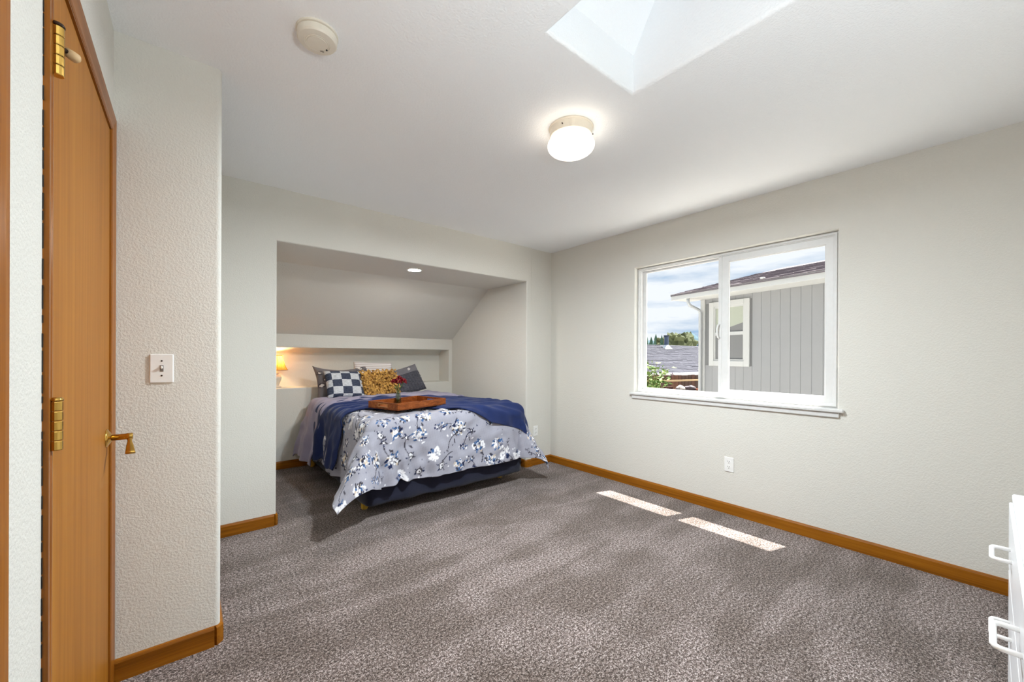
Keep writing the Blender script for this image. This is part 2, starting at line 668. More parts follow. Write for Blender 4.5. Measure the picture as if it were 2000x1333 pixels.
skirting('baseboard_right', [(XW, YR), (XW, YB + .013)], M['base_y'], 1)
skirting('baseboard_back', [(XW, YB + .014), (XJ, YB + .014)], M['base_x'], 1)
skirting('baseboard_back_jamb', [(XJ, YB), (XR + .012, YB), (XR, YB + .012), (XR, YK)], M['base_y'], 1)
skirting('baseboard_alcove', [(XR, YK), (XL, YK)], M['base_x'], 1)
skirting('baseboard_alcove_left', [(XL, YK), (XL, YB + .012), (XL - .012, YB)], M['base_y'], 1)
skirting('baseboard_back_left', [(XL - .012, YB), (XC, YB)], M['base_x'], 1)
skirting('baseboard_closet_side', [(XC, YB), (XC, YC + .02), (XC - .02, YC)], M['base_y'], 1)
skirting('baseboard_closet', [(XC - .02, YC), (XD, YC)], M['base_x'], 1)
skirting('baseboard_left', [(XD, D1[0] - .062), (XD, D2[1] + .062)], M['base_y'], 1)
skirting('baseboard_front', [(XD, YR), (XW, YR)], M['base_x'], 1)


# ------------------------------------------------------------------ doors
def casing(par, D, mat_v, mat_h, wdt=0.058):
    y0, y1, zt_ = D
    prof = [(0.002, 0), (0.002, .0035), (.008, .0055), (.016, .006), (.022, .0045), (.046, .008), (wdt, .009), (wdt, 0)]
    n = len(prof)
    def piece(a, b):
        vs = [a(w, t) for w, t in prof] + [b(w, t) for w, t in prof]
        fs = [tuple(range(n)), tuple(range(2 * n - 1, n - 1, -1))] + [(i, n + i, n + (i + 1) % n, (i + 1) % n) for i in range(n)]
        return G().add(vs, fs)
    for nm, gg, m in (('casing', piece(lambda w, t: (XD + t, y0 - w, 0), lambda w, t: (XD + t, y0 - w, zt_ + w)), mat_v),
                      ('casing', piece(lambda w, t: (XD + t, y1 + w, 0), lambda w, t: (XD + t, y1 + w, zt_ + w)), mat_v),
                      ('casing', piece(lambda w, t: (XD + t, y0 - w, zt_ + w), lambda w, t: (XD + t, y1 + w, zt_ + w)), mat_h)):
        recalc(gg.build(nm, m, par))
    j = G(); j.box((XD - .12, y0 - .001, 0), (XD + .003, y0 + .004, zt_)); j.build('jamb', mat_v, par)
    j = G(); j.box((XD - .12, y1 - .004, 0), (XD + .003, y1 + .001, zt_)); j.build('jamb', mat_v, par)
    j = G(); j.box((XD - .12, y0 + .004, zt_ - .004), (XD + .003, y1 - .004, zt_ + .001)); j.build('jamb', mat_h, par)


def hinge(par, y, z, stop=False):
    hg = G()
    c = (XD + .010, y)
    hg.box((XD - .003, y - .003, z - .05), (XD + .0055, y + .004, z + .05))
    hobj = hg.build('hinge', M['brass'], par)
    for k in range(5):
        kn = G()
        zz = z - .05 + k * .02
        kn.lathe([(0, zz + .0006), (.0098, zz + .0006), (.0104, zz + .002), (.0104, zz + .018), (.0098, zz + .0194), (0, zz + .0194)], (c[0], c[1], 0), 16)
        kn.build('knuckle', M['brass'], hobj, smooth=False)
    pn = G()
    pn.lathe([(0, z + .05), (.0112, z + .05), (.0115, z + .053), (.009, z + .057), (0, z + .058)], (c[0], c[1], 0), 16)
    pn.build('pin_cap', M['brassdark'] if stop else M['brass'], hobj, smooth=True)
    if stop:
        ds = G()
        ds.tube([(c[0] + .004, y + .004, z + .012), (c[0] + .014, y + .016, z + .012)], [.0045, .0045], 10)
        ds.build('door_stop_arm', M['brassdark'], hobj, smooth=True)
        db = G()
        a = Vector((c[0] + .010, y + .012, z + .012)); d = Vector((.62, .78, 0)).normalized()
        db.tube([a, a + d * .010, a + d * .020, a + d * .024], [.0085, .010, .010, .006], 14)
        db.build('rubber_tip', flat('beige_rubber', srgb(196, 164, 120), 0.6), hobj, smooth=True)
    return hobj


def lever(par, y, z, sgn=-1):
    h = G()
    def MX(x0):
        return Matrix.Translation((x0, y, z)) @ Matrix.Rotation(PI / 2, 4, 'Y')
    h.lathe([(0, 0), (.031, 0), (.032, .003), (.030, .006), (.022, .010), (.016, .014), (.012, .016), (0, .016)], (0, 0, 0), 28, MX(XD - .004))
    rose = h.build('door_handle', M['brass'], par, smooth=True)
    s = G()
    s.lathe([(0, 0), (.0105, 0), (.0105, .040), (.012, .042), (.012, .056), (.0105, .058), (0, .058)], (0, 0, 0), 20, MX(XD + .008))
    s.build('stem', M['brass'], rose, smooth=True)
    lv = G()
    n = 12
    vs, fs = [], []
    secs = []
    for i in range(9):
        t = i / 8
        c = Vector((XD + .057 + .007 * t, y + sgn * (.002 + .060 * t), z - .004 - .046 * t))
        hw_ = .0085 - .004 * math.sin(min(1, t * 2.2) * PI) * .6 + .0075 * max(0, t - .25) ** 1.3
        ht = .0065 - .002 * t
        nrm_ = Vector((0, .046, -.060)).normalized() if sgn < 0 else Vector((0, -.046, -.060)).normalized()
        sec = []
        for k in range(n):
            a = 2 * PI * k / n
            ca_, sa = math.cos(a), math.sin(a)
            sec.append(tuple(c + Vector((hw_ * abs(ca_) ** .7 * (1 if ca_ > 0 else -1), 0, 0)) + nrm_ * ht * abs(sa) ** .7 * (1 if sa > 0 else -1)))
        secs.append(sec)
    for sct in secs:
        vs += sct
    for i in range(len(secs) - 1):
        for k in range(n):
            fs.append((i * n + k, i * n + (k + 1) % n, (i + 1) * n + (k + 1) % n, (i + 1) * n + k))
    fs.append(tuple(range(n - 1, -1, -1)))
    fs.append(tuple((len(secs) - 1) * n + k for k in range(n)))
    lv.add(vs, fs)
    recalc(lv.build('lever', M['brass'], rose, smooth=True))


door = root('door_1', (XD, 1.627, 0), label='honey oak door beside the light switch, brass lever and hinges', kind='structure')
g = G(); g.box((XD - .040, D1[0] + .006, .012), (XD - .002, D1[1] - .006, D1[2] - .006), .002)
g.build('leaf', M['door'], door)
casing(door, D1, M['casing'], M['casing_y'])
hinge(door, D1[0] - .008, 1.845, True)
hinge(door, D1[0] - .012, 1.083)
hinge(door, D1[0] - .012, 0.30)
lever(door, D1[1] - .065, .936)
# ragged dark dashes drawn as shadow where the casing meets the wall
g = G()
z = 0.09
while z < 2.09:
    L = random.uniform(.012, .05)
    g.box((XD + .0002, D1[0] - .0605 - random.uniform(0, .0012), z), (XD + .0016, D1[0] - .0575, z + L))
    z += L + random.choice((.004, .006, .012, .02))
g.build('gap_shadow_dashes', M['dark'], door, kind='stuff')

door2 = root('door_2', (XD, .506, 0), label='oak door and casing at the left edge of the picture', kind='structure')
g = G(); g.box((XD - .040, D2[0] + .006, .012), (XD - .002, D2[1] - .006, D2[2] - .006), .002)
g.build('leaf', M['door'], door2)
casing(door2, D2, M['casing'], M['casing_y'])

# ------------------------------------------------------------------ window
win = root('window_1', (XW, 1.43, WZ0), label='white vinyl sliding window', kind='structure')
fx0, fx1 = XW + .052, XW + .125
r_ = ring(0, (WY0, WZ0), (WY1, WZ1), (WY0 + .034, WZ0 + .030), (WY1 - .034, WZ1 - .030), fx0, fx1).build('frame', M['vinyl'], win); recalc(r_); bevel(r_, .004, 2)
r_ = ring(0, (WY0 + .012, WZ0 + .010), (WY1 - .012, WZ1 - .010), (WY0 + .024, WZ0 + .022), (WY1 - .024, WZ1 - .022), fx0 - .010, fx0 + .004).build('inner_stop', M['vinyl'], win); recalc(r_); bevel(r_, .003, 2)
# fixed left light in the outer track
ya, yb, za, zb = 1.39, WY1 - .034, WZ0 + .030, WZ1 - .030
r_ = ring(0, (ya, za), (yb, zb), (ya + .05, za + .016), (yb - .030, zb - .016), XW + .092, XW + .112).build('fixed_sash', M['vinyl'], win); recalc(r_); bevel(r_, .003, 2)
g = G(); g.box((XW + .100, ya + .045, za + .012), (XW + .104, yb - .026, zb - .012)); g.build('pane', M['pane'], r_)
# sliding right sash in the inner track
ya, yb, za, zb = WY0 + .030, 1.448, WZ0 + .026, WZ1 - .026
r_ = ring(0, (ya, za), (yb, zb), (ya + .048, za + .046), (yb - .078, zb - .050), XW + .058, XW + .088).build('sliding_sash', M['vinyl'], win); recalc(r_); bevel(r_, .004, 2)
g = G(); g.box((XW + .071, ya + .042, za + .040), (XW + .075, yb - .070, zb - .044)); g.build('pane', M['pane'], r_)
q_ = ring(0, (ya + .043, za + .041), (yb - .073, zb - .045), (ya + .053, za + .051), (yb - .083, zb - .055), XW + .064, XW + .082).build('glazing_bead', M['vinyl'], r_); recalc(q_); bevel(q_, .003, 2)
g = G(); g.box((XW + .052, yb - .030, za), (XW + .060, yb - .024, zb)); g.build('interlock', M['vinyl'], r_)
g = G()
lz = 1.44
g.tube([(XW + .058, yb - .012, lz + .055), (XW + .036, yb - .008, lz + .050), (XW + .028, yb - .004, lz + .020), (XW + .028, yb - .004, lz - .020), (XW + .036, yb - .008, lz - .050), (XW + .058, yb - .012, lz - .055)], .0065, 10)
g.build('pull_latch', M['vinyl'], r_, smooth=True)
g = G(); g.box((XW + .053, 1.06, WZ1 - .020), (XW + .056, 1.068, WZ1 - .014)); g.build('screw_hole', M['dark'], win)
# stool and apron
g = G(); g.box((XW - .032, WY0 - .037, WZ0 - .022), (XW + .054, WY1 + .037, WZ0 + .001), .005); g.build('sill', M['vinyl'], win)
g = G(); g.box((XW - .016, WY0 - .012, WZ0 - .056), (XW, WY1 + .020, WZ0 - .022), .004); g.build('apron', M['vinyl'], win)

# ------------------------------------------------------------------ ceiling lamp
def emis(name, col, strength, base=(0.9, 0.9, 0.88, 1)):
    N = Nodes(name)
    N.b.inputs['Base Color'].default_value = base
    N.b.inputs['Roughness'].default_value = 0.3
    N.b.inputs['Emission Color'].default_value = col
    N.b.inputs['Emission Strength'].default_value = strength
    n = N.noise(N.coords(), 4, 1)
    r = N.ramp(n.outputs['Fac'], [(0, tuple(c * .97 for c in col[:3]) + (1,)), (1, col)])
    N.link(r.outputs['Color'], N.b.inputs['Emission Color'])
    return N.m


LC = (1.572, 1.438)
lamp = root('ceiling_lamp', (LC[0], LC[1], H), label='round flush-mount ceiling lamp with frosted white bowl, switched on', cat='ceiling lamp')
M['pan'] = flat('cream_enamel', srgb(232, 222, 205), 0.35)
g = G()
g.lathe([(0, 0), (.116, 0), (.118, -.003), (.116, -.008), (.112, -.010), (.111, -.050), (.107, -.054), (0, -.054)], (LC[0], LC[1], H), 48)
g.build('canopy', M['pan'], lamp, smooth=False)
GL_AREA = 0.075
prof = [(.100, -.052)]
for i in range(0, 13):
    a = math.radians(48 - i * (48 + 90) / 12)
    prof.append((.124 * max(0, math.cos(a)) ** .8, -.094 + .050 * math.sin(a)))
prof[-1] = (0.0005, -.144)
g = G(); g.lathe(prof, (LC[0], LC[1], H), 48)
bowl = g.build('glass_bowl', None, lamp, smooth=True, mats=[emis('lit_frosted_glass', (1.0, 0.90, 0.76, 1), LAMP_POWER / (PI * GL_AREA)), emis('frosted_glass_shoulder', (1.0, 0.93, 0.82, 1), 1.0)])
recalc(bowl)
for p_ in bowl.data.polygons:      # the shoulder under the metal pan glows less than the underside
    p_.material_index = 0 if p_.normal.z < -0.22 else 1
for k in range(3):
    a = math.radians(200 + 120 * k)
    sc_ = G(); sc_.tube([(LC[0] + .110 * math.cos(a), LC[1] + .110 * math.sin(a), H - .030), (LC[0] + .118 * math.cos(a), LC[1] + .118 * math.sin(a), H - .030)], [.003, .003], 8)
    sc_.build('screw', M['brassdark'], lamp)

# ------------------------------------------------------------------ smoke detector
SD = (0.374, 1.622)
sd = root('smoke_detector', (SD[0], SD[1], H), label='round off-white smoke detector on the ceiling near the door', cat='smoke detector')
M['offwhite'] = flat('aged_white_plastic', srgb(226, 220, 206), 0.45)
g = G(); g.lathe([(0, 0), (.072, 0), (.072, -.007), (.068, -.008), (0, -.008)], (SD[0], SD[1], H), 48); g.build('base_plate', M['offwhite'], sd)
g = G(); g.lathe([(0, -.0085), (.065, -.0085), (.069, -.011), (.0685, -.030), (.064, -.036), (.044, -.039), (.043, -.0375), (.041, -.0375), (.040, -.0395), (.038, -.0395), (.037, -.038), (.035, -.038), (.034, -.0405), (0, -.0415)], (SD[0], SD[1], H), 48)
g.build('cover', M['offwhite'], sd)
g = G(); g.lathe([(0, 0), (.0035, 0), (.0032, -.002), (0, -.002)], (SD[0] + .036, SD[1] + .012, H - .039), 12); g.build('indicator', M['dark'], sd)
g = G(); g.box((SD[0] + .018, SD[1] + .026, H - .0415), (SD[0] + .030, SD[1] + .032, H - .0385)); g.build('nameplate', flat('grey_print', srgb(150, 142, 130), .6), sd)

# ------------------------------------------------------------------ recessed lamp in the alcove ceiling
RL = (1.690, 3.560)
rl = root('recessed_lamp', (RL[0], RL[1], ZA), label='small recessed downlight in the alcove ceiling over the bed', cat='downlight')
g = G(); g.lathe([(.058, -.0005), (.072, -.0005), (.074, -.003), (.070, -.006), (.058, -.005), (.056, -.001)], (RL[0], RL[1], ZA), 40); g.build('trim_ring', M['white'], rl, smooth=False)
g = G(); g.lathe([(.0575, -.0015), (.040, -.0035), (.0005, -.004)], (RL[0], RL[1], ZA), 40)
recalc(g.build('lens', emis('lit_lens', (1.0, .95, .86, 1), CAN_POWER / (PI * .0104)), rl, smooth=True))

# ------------------------------------------------------------------ switch and sockets
sw = root('light_switch', (-.079, YC, 1.174), label='white single toggle light switch beside the oak door', cat='light switch')
g = G(); g.box((-.115, YC - .006, 1.117), (-.043, YC, 1.231), .004); g.build('plate', M['white'], sw)
g = G(); g.box((-.0845, YC - .0072, 1.162), (-.0735, YC - .005, 1.187)); g.build('bezel', flat('slot_grey', srgb(120, 112, 104), .6), sw)
g = G(); g.box((-.0825, YC - .016, 1.1735), (-.0755, YC - .006, 1.184), .002, Matrix.Translation((0, 0, 0))); g.build('toggle', M['white'], sw)
for z in (1.204, 1.146):
    g = G(); g.lathe([(0, 0), (.0032, 0), (.0028, .0016), (0, .0018)], (0, 0, 0), 12, Matrix.Translation((-.079, YC - .006, z)) @ Matrix.Rotation(PI / 2, 4, 'X')); g.build('screw', M['brassdark'], sw)


def outlet(name, label, Mx):
    """duplex socket built in a local frame: x to the right, z up, y out of the wall; Mx places it"""
    o = root(name, tuple(Mx.translation), label=label, cat='power outlet')
    def part(gg, nm, m, par=o):
        gg.v = [tuple(Mx @ Vector(p)) for p in gg.v]
        return gg.build(nm, m, par)
    part(G().box((-.035, 0, -.0575), (.035, .006, .0575), .003), 'plate', M['white'])
    for s in (-1, 1):
        zc = s * .0205
        f = part(G().prism([(.017 * math.cos(a) * 1.0, zc + .0145 * math.sin(a) * 1.0) for a in [2 * PI * k / 20 for k in range(20)]], 1, .006, .0078), 'receptacle', M['white'])
        for x in (-.006, .0065):
            part(G().box((x - .0013, .0070, zc + .001), (x + .0013, .0084, zc + .010)), 'slot', M['dark'], f)
        part(G().prism([(.0028 * math.cos(a), zc - .0075 + .0028 * math.sin(a)) for a in [2 * PI * k / 10 for k in range(10)]], 1, .0070, .0084), 'ground_hole', M['dark'], f)
    part(G().prism([(.0025 * math.cos(a), .0025 * math.sin(a)) for a in [2 * PI * k / 10 for k in range(10)]], 1, .006, .0072), 'screw', M['white'])
    return o


outlet('power_outlet', 'white duplex power outlet under the window', Matrix.Translation((XW, 1.333, .387)) @ Matrix.Rotation(PI / 2, 4, 'Z'))
outlet('power_outlet', 'white duplex power outlet beside the foot of the bed', Matrix.Translation((3.055, YB + .014, .385)) @ Matrix.Rotation(PI, 4, 'Z'))

# ------------------------------------------------------------------ bed
BX0, BX1, BY0, BY1 = 1.03, 2.545, 2.945, 4.875
ZT = 0.730
bed = root('bed', (1.79, 3.9, 0), label='double bed with navy box spring and pale mattress in the alcove', cat='bed')


def cloth(name, c1, c2, scale=900, rough=0.9, sheen=0.2, bumpd=0.001, bs=0.25):
    N = Nodes(name)
    v = N.coords()
    n = N.noise(v, scale, 2)
    n2 = N.noise(v, 9, 3)
    f = N.math('ADD', N.math('MULTIPLY', n.outputs['Fac'], .6), N.math('MULTIPLY', n2.outputs['Fac'], .4))
    r = N.ramp(f, [(.35, c1), (.65, c2)])
    N.link(r.outputs['Color'], N.b.inputs['Base Color'])
    N.b.inputs['Roughness'].default_value = rough
    N.b.inputs['Sheen Weight'].default_value = sheen
    N.b.inputs['Specular IOR Level'].default_value = .15
    N.bump(f, bs, bumpd)
    return N.m


M['navycloth'] = cloth('navy_ticking', srgb(28, 30, 46), srgb(38, 40, 58))
M['sheet'] = cloth('taupe_sheet', srgb(168, 156, 156), srgb(182, 171, 170))
M['lilac'] = cloth('lilac_grey_cotton', srgb(140, 134, 158), srgb(156, 151, 174))
M['navythrow'] = cloth('navy_fleece', srgb(28, 38, 76), srgb(38, 52, 98), 300, 1.0, 0.15, .002, .4)


def softbox(lo, hi, r, nx, ny, nz, bulge=0.0, wr=0.0, seed=1):
    """rounded subdivided box, slightly pillowed and wrinkled"""
    rng = np.random.RandomState(seed)
    lo, hi = np.array(lo, float), np.array(hi, float)
    c, h = (lo + hi) / 2, (hi - lo) / 2
    vs, fs, key = [], [], {}
    def vid(p):
        k = tuple(np.round(p, 5))
        if k not in key:
            key[k] = len(vs)
            vs.append(p)
        return key[k]
    ns = (nx, ny, nz)
    for ax in range(3):
        a1, a2 = [a for a in range(3) if a != ax]
        for s in (-1, 1):
            for i in range(ns[a1]):
                for j in range(ns[a2]):
                    q = []
                    for di, dj in ((0, 0), (1, 0), (1, 1), (0, 1)):
                        p = np.zeros(3)
                        p[ax] = s
                        p[a1] = -1 + 2 * (i + di) / ns[a1]
                        p[a2] = -1 + 2 * (j + dj) / ns[a2]
                        q.append(vid(p))
                    fs.append(tuple(q))
    P = np.array(vs) * h
    inner = np.clip(P, -(h - r), h - r)
    d = P - inner
    L = np.linalg.norm(d, axis=1, keepdims=True)
    Q = inner + d / np.maximum(L, 1e-9) * np.minimum(np.max(np.abs(d), axis=1, keepdims=True), r)
    nrm = d / np.maximum(L, 1e-9)
    if wr:
        w = np.zeros(len(Q))
        for _ in range(10):
            k = rng.normal(0, 14, 3)
            w += np.sin(Q @ k + rng.uniform(0, 6))
        Q = Q + nrm * (w / 4 * wr)[:, None]
    return (Q + c).tolist(), fs


vs, fs = softbox((BX0, BY0, .090), (BX1, BY1, .405), .035, 40, 40, 10, 0, .006, 3)
recalc(mkobj('box_spring', vs, fs, M['navycloth'], bed, smooth=True))
vs, fs = softbox((BX0 + .01, BY0 + .01, .405), (BX1 - .01, BY1, ZT), .07, 40, 40, 12, 0, .003, 5)
recalc(mkobj('mattress', vs, fs, M['sheet'], bed, smooth=True))
M['footwood'] = wood('yellow_pine_foot', srgb(170, 130, 40), srgb(200, 160, 60), srgb(215, 180, 90), 2, 1.0, .5)
for (x, y) in ((BX0 + .075, 3.215), (BX1 - .085, 3.205), (BX0 + .05, 4.80), (BX1 - .08, 4.80)):
    g = G(); g.lathe([(0, 0), (.024, 0), (.028, .01), (.031, .085), (.031, .10), (0, .10)], (x, y, 0), 20)
    g.build('foot', M['footwood'], bed, smooth=False)

R_ = 0.085
DX0, DX1, DY0 = BX0 - .015 + R_, BX1 + .015 - R_, BY0 - .015 + R_


def wv(U, V, freqs, seed, amp):
    rng = np.random.RandomState(seed)
    w = np.zeros_like(U)
    for f in freqs:
        for _ in range(4):
            a = rng.uniform(0, 2 * PI)
            w += np.sin(f * (U * math.cos(a) + V * math.sin(a)) + rng.uniform(0, 6.28)) / 4
    return amp * w


def drape(U, V, off=0.0, seed=1, fold=1.0, flare=.10, corner=.55, top=ZT + .016, crown=.012, wr=.008):
    """flat cloth coordinates (metres, on the bed's plan) -> draped position"""
    du = np.where(U < DX0, DX0 - U, np.where(U > DX1, U - DX1, 0.0))
    sx = np.where(U < DX0, -1.0, 1.0)
    dv = np.where(V < DY0, DY0 - V, 0.0)
    s2 = np.hypot(du, dv)
    s = np.power(du ** 2.7 + dv ** 2.7, 1 / 2.7)
    nx, ny = np.where(s2 > 0, sx * du / np.maximum(s2, 1e-9), 0), np.where(s2 > 0, -dv / np.maximum(s2, 1e-9), 0)
    r = R_ + off
    arc = r * PI / 2
    ph = np.minimum(s, arc) / r
    rest = np.maximum(s - arc, 0)
    sin2 = 2 * np.abs(nx * ny)
    fl = flare + corner * sin2 * np.where(U < 1.8, 1.35, .75)
    ca = 1 / np.sqrt(1 + fl ** 2)
    hor = r * np.sin(ph) + rest * fl * ca
    drop = r * (1 - np.cos(ph)) + rest * ca
    ramp = np.clip(rest / .25, 0, 1)
    # hanging folds run down the cloth, across the edge they hang from
    foot = fold * ramp * (.020 * np.sin(U * 11 + .8 * np.sin(U * 3.7) + seed) + .008 * np.sin(U * 23 + 1.7 * seed) + .005 * np.sin(U * 51 + 3 * np.sin(V * 7)))
    side = fold * ramp * (.020 * np.sin(V * 15 + 1.2 * np.sin(V * 4.1) + seed) + .010 * np.sin(V * 31 + 2 * seed))
    wq = np.where(s > 0, ny ** 2, 0)
    hor = hor + wq * foot + (1 - wq) * side * (s > 0)
    X = np.clip(U, DX0, DX1) + nx * hor
    Y = np.maximum(V, DY0) + ny * hor
    on = np.clip(1 - s / R_, 0, 1)
    cx = np.clip((U - (DX0 + DX1) / 2) / ((DX1 - DX0) / 2), -1, 1)
    Z = top + off - drop + crown * (1 - cx ** 2) * np.clip((V - DY0 + R_) / .35, 0, 1) + on * wv(U, V, (5, 9), seed, .006)
    wr_ = wv(U, V, (17, 29, 47), seed + 9, wr)
    X = X + nx * wr_; Y = Y + ny * wr_; Z = Z + wr_ * on
    return X, Y, Z


def sheet_mesh(name, U, V, XYZ, mat, parent=None, thick=.01, cols=None, **kw):
    n, m = U.shape
    me = bpy.data.meshes.new(name)
    co = np.stack([a.ravel() for a in XYZ], 1)
    idx = np.arange(n * m).reshape(n, m)
    q = np.stack([idx[:-1, :-1], idx[1:, :-1], idx[1:, 1:], idx[:-1, 1:]], -1).reshape(-1, 4)
    me.vertices.add(n * m)
    me.vertices.foreach_set('co', co.astype(np.float32).ravel())
    me.loops.add(q.size)
    me.loops.foreach_set('vertex_index', q.ravel().astype(np.int32))
    me.polygons.add(len(q))
    me.polygons.foreach_set('loop_start', np.arange(0, q.size, 4, dtype=np.int32))
    me.update(calc_edges=True)
    me.validate()
    if cols is not None:
        ca = me.color_attributes.new('print', 'FLOAT_COLOR', 'POINT')
        ca.data.foreach_set('color', cols.reshape(-1, 4).astype(np.float32).ravel())
    uv = me.uv_layers.new(name='flat')
    uu = np.stack([U.ravel(), V.ravel()], 1)[q.ravel()]
    uv.data.foreach_set('uv', uu.astype(np.float32).ravel())
    o = link_mesh(name, me, mat, parent, True, **kw)
    if thick:
        md = o.modifiers.new('thickness', 'SOLIDIFY')
        md.thickness = thick
        md.offset = 0
        md.use_rim = True
    return o


# printed cotton: grey ground, white and blue blossoms, dark stems
STEP = .0056
fu = np.arange(DX0 - .59, DX1 + .59, STEP)
fv = np.arange(DY0 - .545, 4.62, STEP)
U, V = np.meshgrid(fu, fv, indexing='ij')
C_BASE, C_WHITE, C_NAVY, C_BLUE, C_CHAR, C_CREAM = (np.array(srgb(*c)[:3]) for c in ((160, 160, 172), (236, 236, 240), (28, 38, 74), (62, 98, 146), (62, 60, 70), (214, 198, 176)))
img = np.empty(U.shape + (4,))
img[..., :3] = C_BASE
img[..., 3] = 1
img[..., :3] *= (1 + wv(U, V, (40, 90, 300), 4, .05))[..., None]
rs = np.random.RandomState(21)
WOB = wv(U, V, (110, 190, 320), 8, .0028)


def win_of(cx, cy, r):
    i0, i1 = np.searchsorted(fu, (cx - r, cx + r))
    j0, j1 = np.searchsorted(fv, (cy - r, cy + r))
    return slice(i0, i1), slice(j0, j1)


def ell(cx, cy, a, b, ang, col, hollow=0.0, wob=1.0):
    w = win_of(cx, cy, max(a, b) + .012)
    x, y = U[w] - cx, V[w] - cy
    if x.size == 0:
        return
    c, s = math.cos(ang), math.sin(ang)
    d = np.hypot((x * c + y * s) / a, (-x * s + y * c) / b) + WOB[w] / min(a, b) * wob
    k = d < 1
    if hollow:
        k &= d > hollow
    sub = img[w]
    sub[k, :3] = col
    img[w] = sub


def stem(p0, p1, p2, wd=.0036, col=C_CHAR):
    for t in np.linspace(0, 1, 60):
        x = (1 - t) ** 2 * p0[0] + 2 * t * (1 - t) * p1[0] + t * t * p2[0]
        y = (1 - t) ** 2 * p0[1] + 2 * t * (1 - t) * p1[1] + t * t * p2[1]
        ell(x, y, wd, wd, 0, col, wob=.3)


def blossom(cx, cy, R, ang, kind):
    dx, dy = math.cos(ang), math.sin(ang)
    if kind == 0:      # white puff on a blue calyx
        for _ in range(34):
            a = ang + rs.uniform(-1.75, 1.75); r = R * math.sqrt(rs.uniform(.02, 1))
            ell(cx + r * math.cos(a), cy + r * math.sin(a), rs.uniform(.008, .016), rs.uniform(.006, .011), a, C_WHITE)
        for _ in range(13):
            a = ang + PI + rs.uniform(-1.2, 1.2); r = R * rs.uniform(0, .55)
            ell(cx + r * math.cos(a), cy + r * math.sin(a), rs.uniform(.006, .014), rs.uniform(.004, .008), rs.uniform(0, 3), C_NAVY if rs.rand() < .6 else C_BLUE)
    elif kind == 1:    # loose cluster, white with blue and dark petals
        for _ in range(30):
            a = rs.uniform(0, 6.28); r = R * math.sqrt(rs.rand())
            ell(cx + r * math.cos(a), cy + r * math.sin(a) * .8, rs.uniform(.008, .018), rs.uniform(.006, .012), rs.uniform(0, 3), C_WHITE if rs.rand() < .75 else C_CREAM)
        for _ in range(18):
            a = rs.uniform(0, 6.28); r = R * math.sqrt(rs.uniform(.1, 1.1))
            ell(cx + r * math.cos(a), cy + r * math.sin(a) * .9, rs.uniform(.006, .020), rs.uniform(.004, .010), rs.uniform(0, 3), (C_NAVY, C_BLUE, C_BLUE, C_CHAR)[rs.randint(4)])
    elif kind == 2:    # outlined bud
        ell(cx, cy, R * .55, R * .42, ang, C_CHAR)
        ell(cx, cy, R * .40, R * .28, ang, C_WHITE)
        ell(cx + .006, cy, R * .15, R * .12, ang, C_CHAR)
        for k in range(5):
            a = ang + k * 1.25 + rs.uniform(-.2, .2)
            ell(cx + R * .6 * math.cos(a), cy + R * .6 * math.sin(a), .010, .005, a, C_CHAR if k % 2 else C_NAVY)
    elif kind == 3:    # dark feathery head
        for _ in range(26):
            a = rs.uniform(0, 6.28); r = R * math.sqrt(rs.rand()) * .8
            ell(cx + r * math.cos(a) * 1.3, cy + r * math.sin(a) * .7, rs.uniform(.006, .011), .005, rs.uniform(0, 3), (C_NAVY, C_CHAR, C_BLUE, C_WHITE)[rs.randint(4)])
    else:              # leaf pair
        ell(cx, cy, R * .5, R * .16, ang, C_CHAR, .72)
        ell(cx + dx * R * .5, cy + dy * R * .5, R * .35, R * .13, ang + 1.1, C_CHAR, .66)


sp = .168
for i in range(20):
    for j in range(20):
        cx = fu[0] + (i + .5 + (j % 2) * .5) * sp + rs.uniform(-.035, .035)
        cy = fv[0] + (j + .4) * sp * .9 + rs.uniform(-.035, .035)
        if cx > fu[-1] or cy > fv[-1]:
            continue
        a = rs.uniform(0, 6.28)
        k = rs.choice([0, 1, 1, 2, 3, 4], p=[.20, .22, .2, .16, .14, .08])
        if rs.rand() < .55:
            a2 = a + PI + rs.uniform(-.4, .4)
            e = (cx + .15 * math.cos(a2), cy + .15 * math.sin(a2))
            stem((cx, cy), (cx + .09 * math.cos(a2 + .6), cy + .09 * math.sin(a2 + .6)), e)
            ell(e[0] * .5 + cx * .5 + .02, e[1] * .5 + cy * .5, .020, .007, a2 + .8, C_CHAR if rs.rand() < .6 else C_NAVY)
            if rs.rand() < .6:
                blossom(e[0], e[1], .034, a2, 2)
        blossom(cx, cy, rs.uniform(.046, .066), a, k)
        for _ in range(3):
            ell(cx + rs.uniform(-.09, .09), cy + rs.uniform(-.09, .09), rs.uniform(.005, .009), rs.uniform(.004, .006), rs.uniform(0, 3), (C_CHAR, C_NAVY, C_WHITE)[rs.randint(3)])


def printed(name):
    N = Nodes(name)
    at_ = N.new('ShaderNodeAttribute')
    at_.attribute_name = 'print'
    v = N.coords()
    n = N.noise(v, 700, 2)
    c = N.mix(1.0, at_.outputs['Color'], N.ramp(n.outputs['Fac'], [(.3, (.9, .9, .9, 1)), (.7, (1.06, 1.06, 1.06, 1))]).outputs['Color'], 'MULTIPLY')
    N.link(c, N.b.inputs['Base Color'])
    N.b.inputs['Roughness'].default_value = .85
    N.b.inputs['Specular IOR Level'].default_value = .2
    N.b.inputs['Sheen Weight'].default_value = .1
    N.bump(n.outputs['Fac'], .2, .001)
    return N.m


M['floral'] = printed('grey_floral_cotton')
XYZ = drape(U, V, 0.0, 2, 1.0)
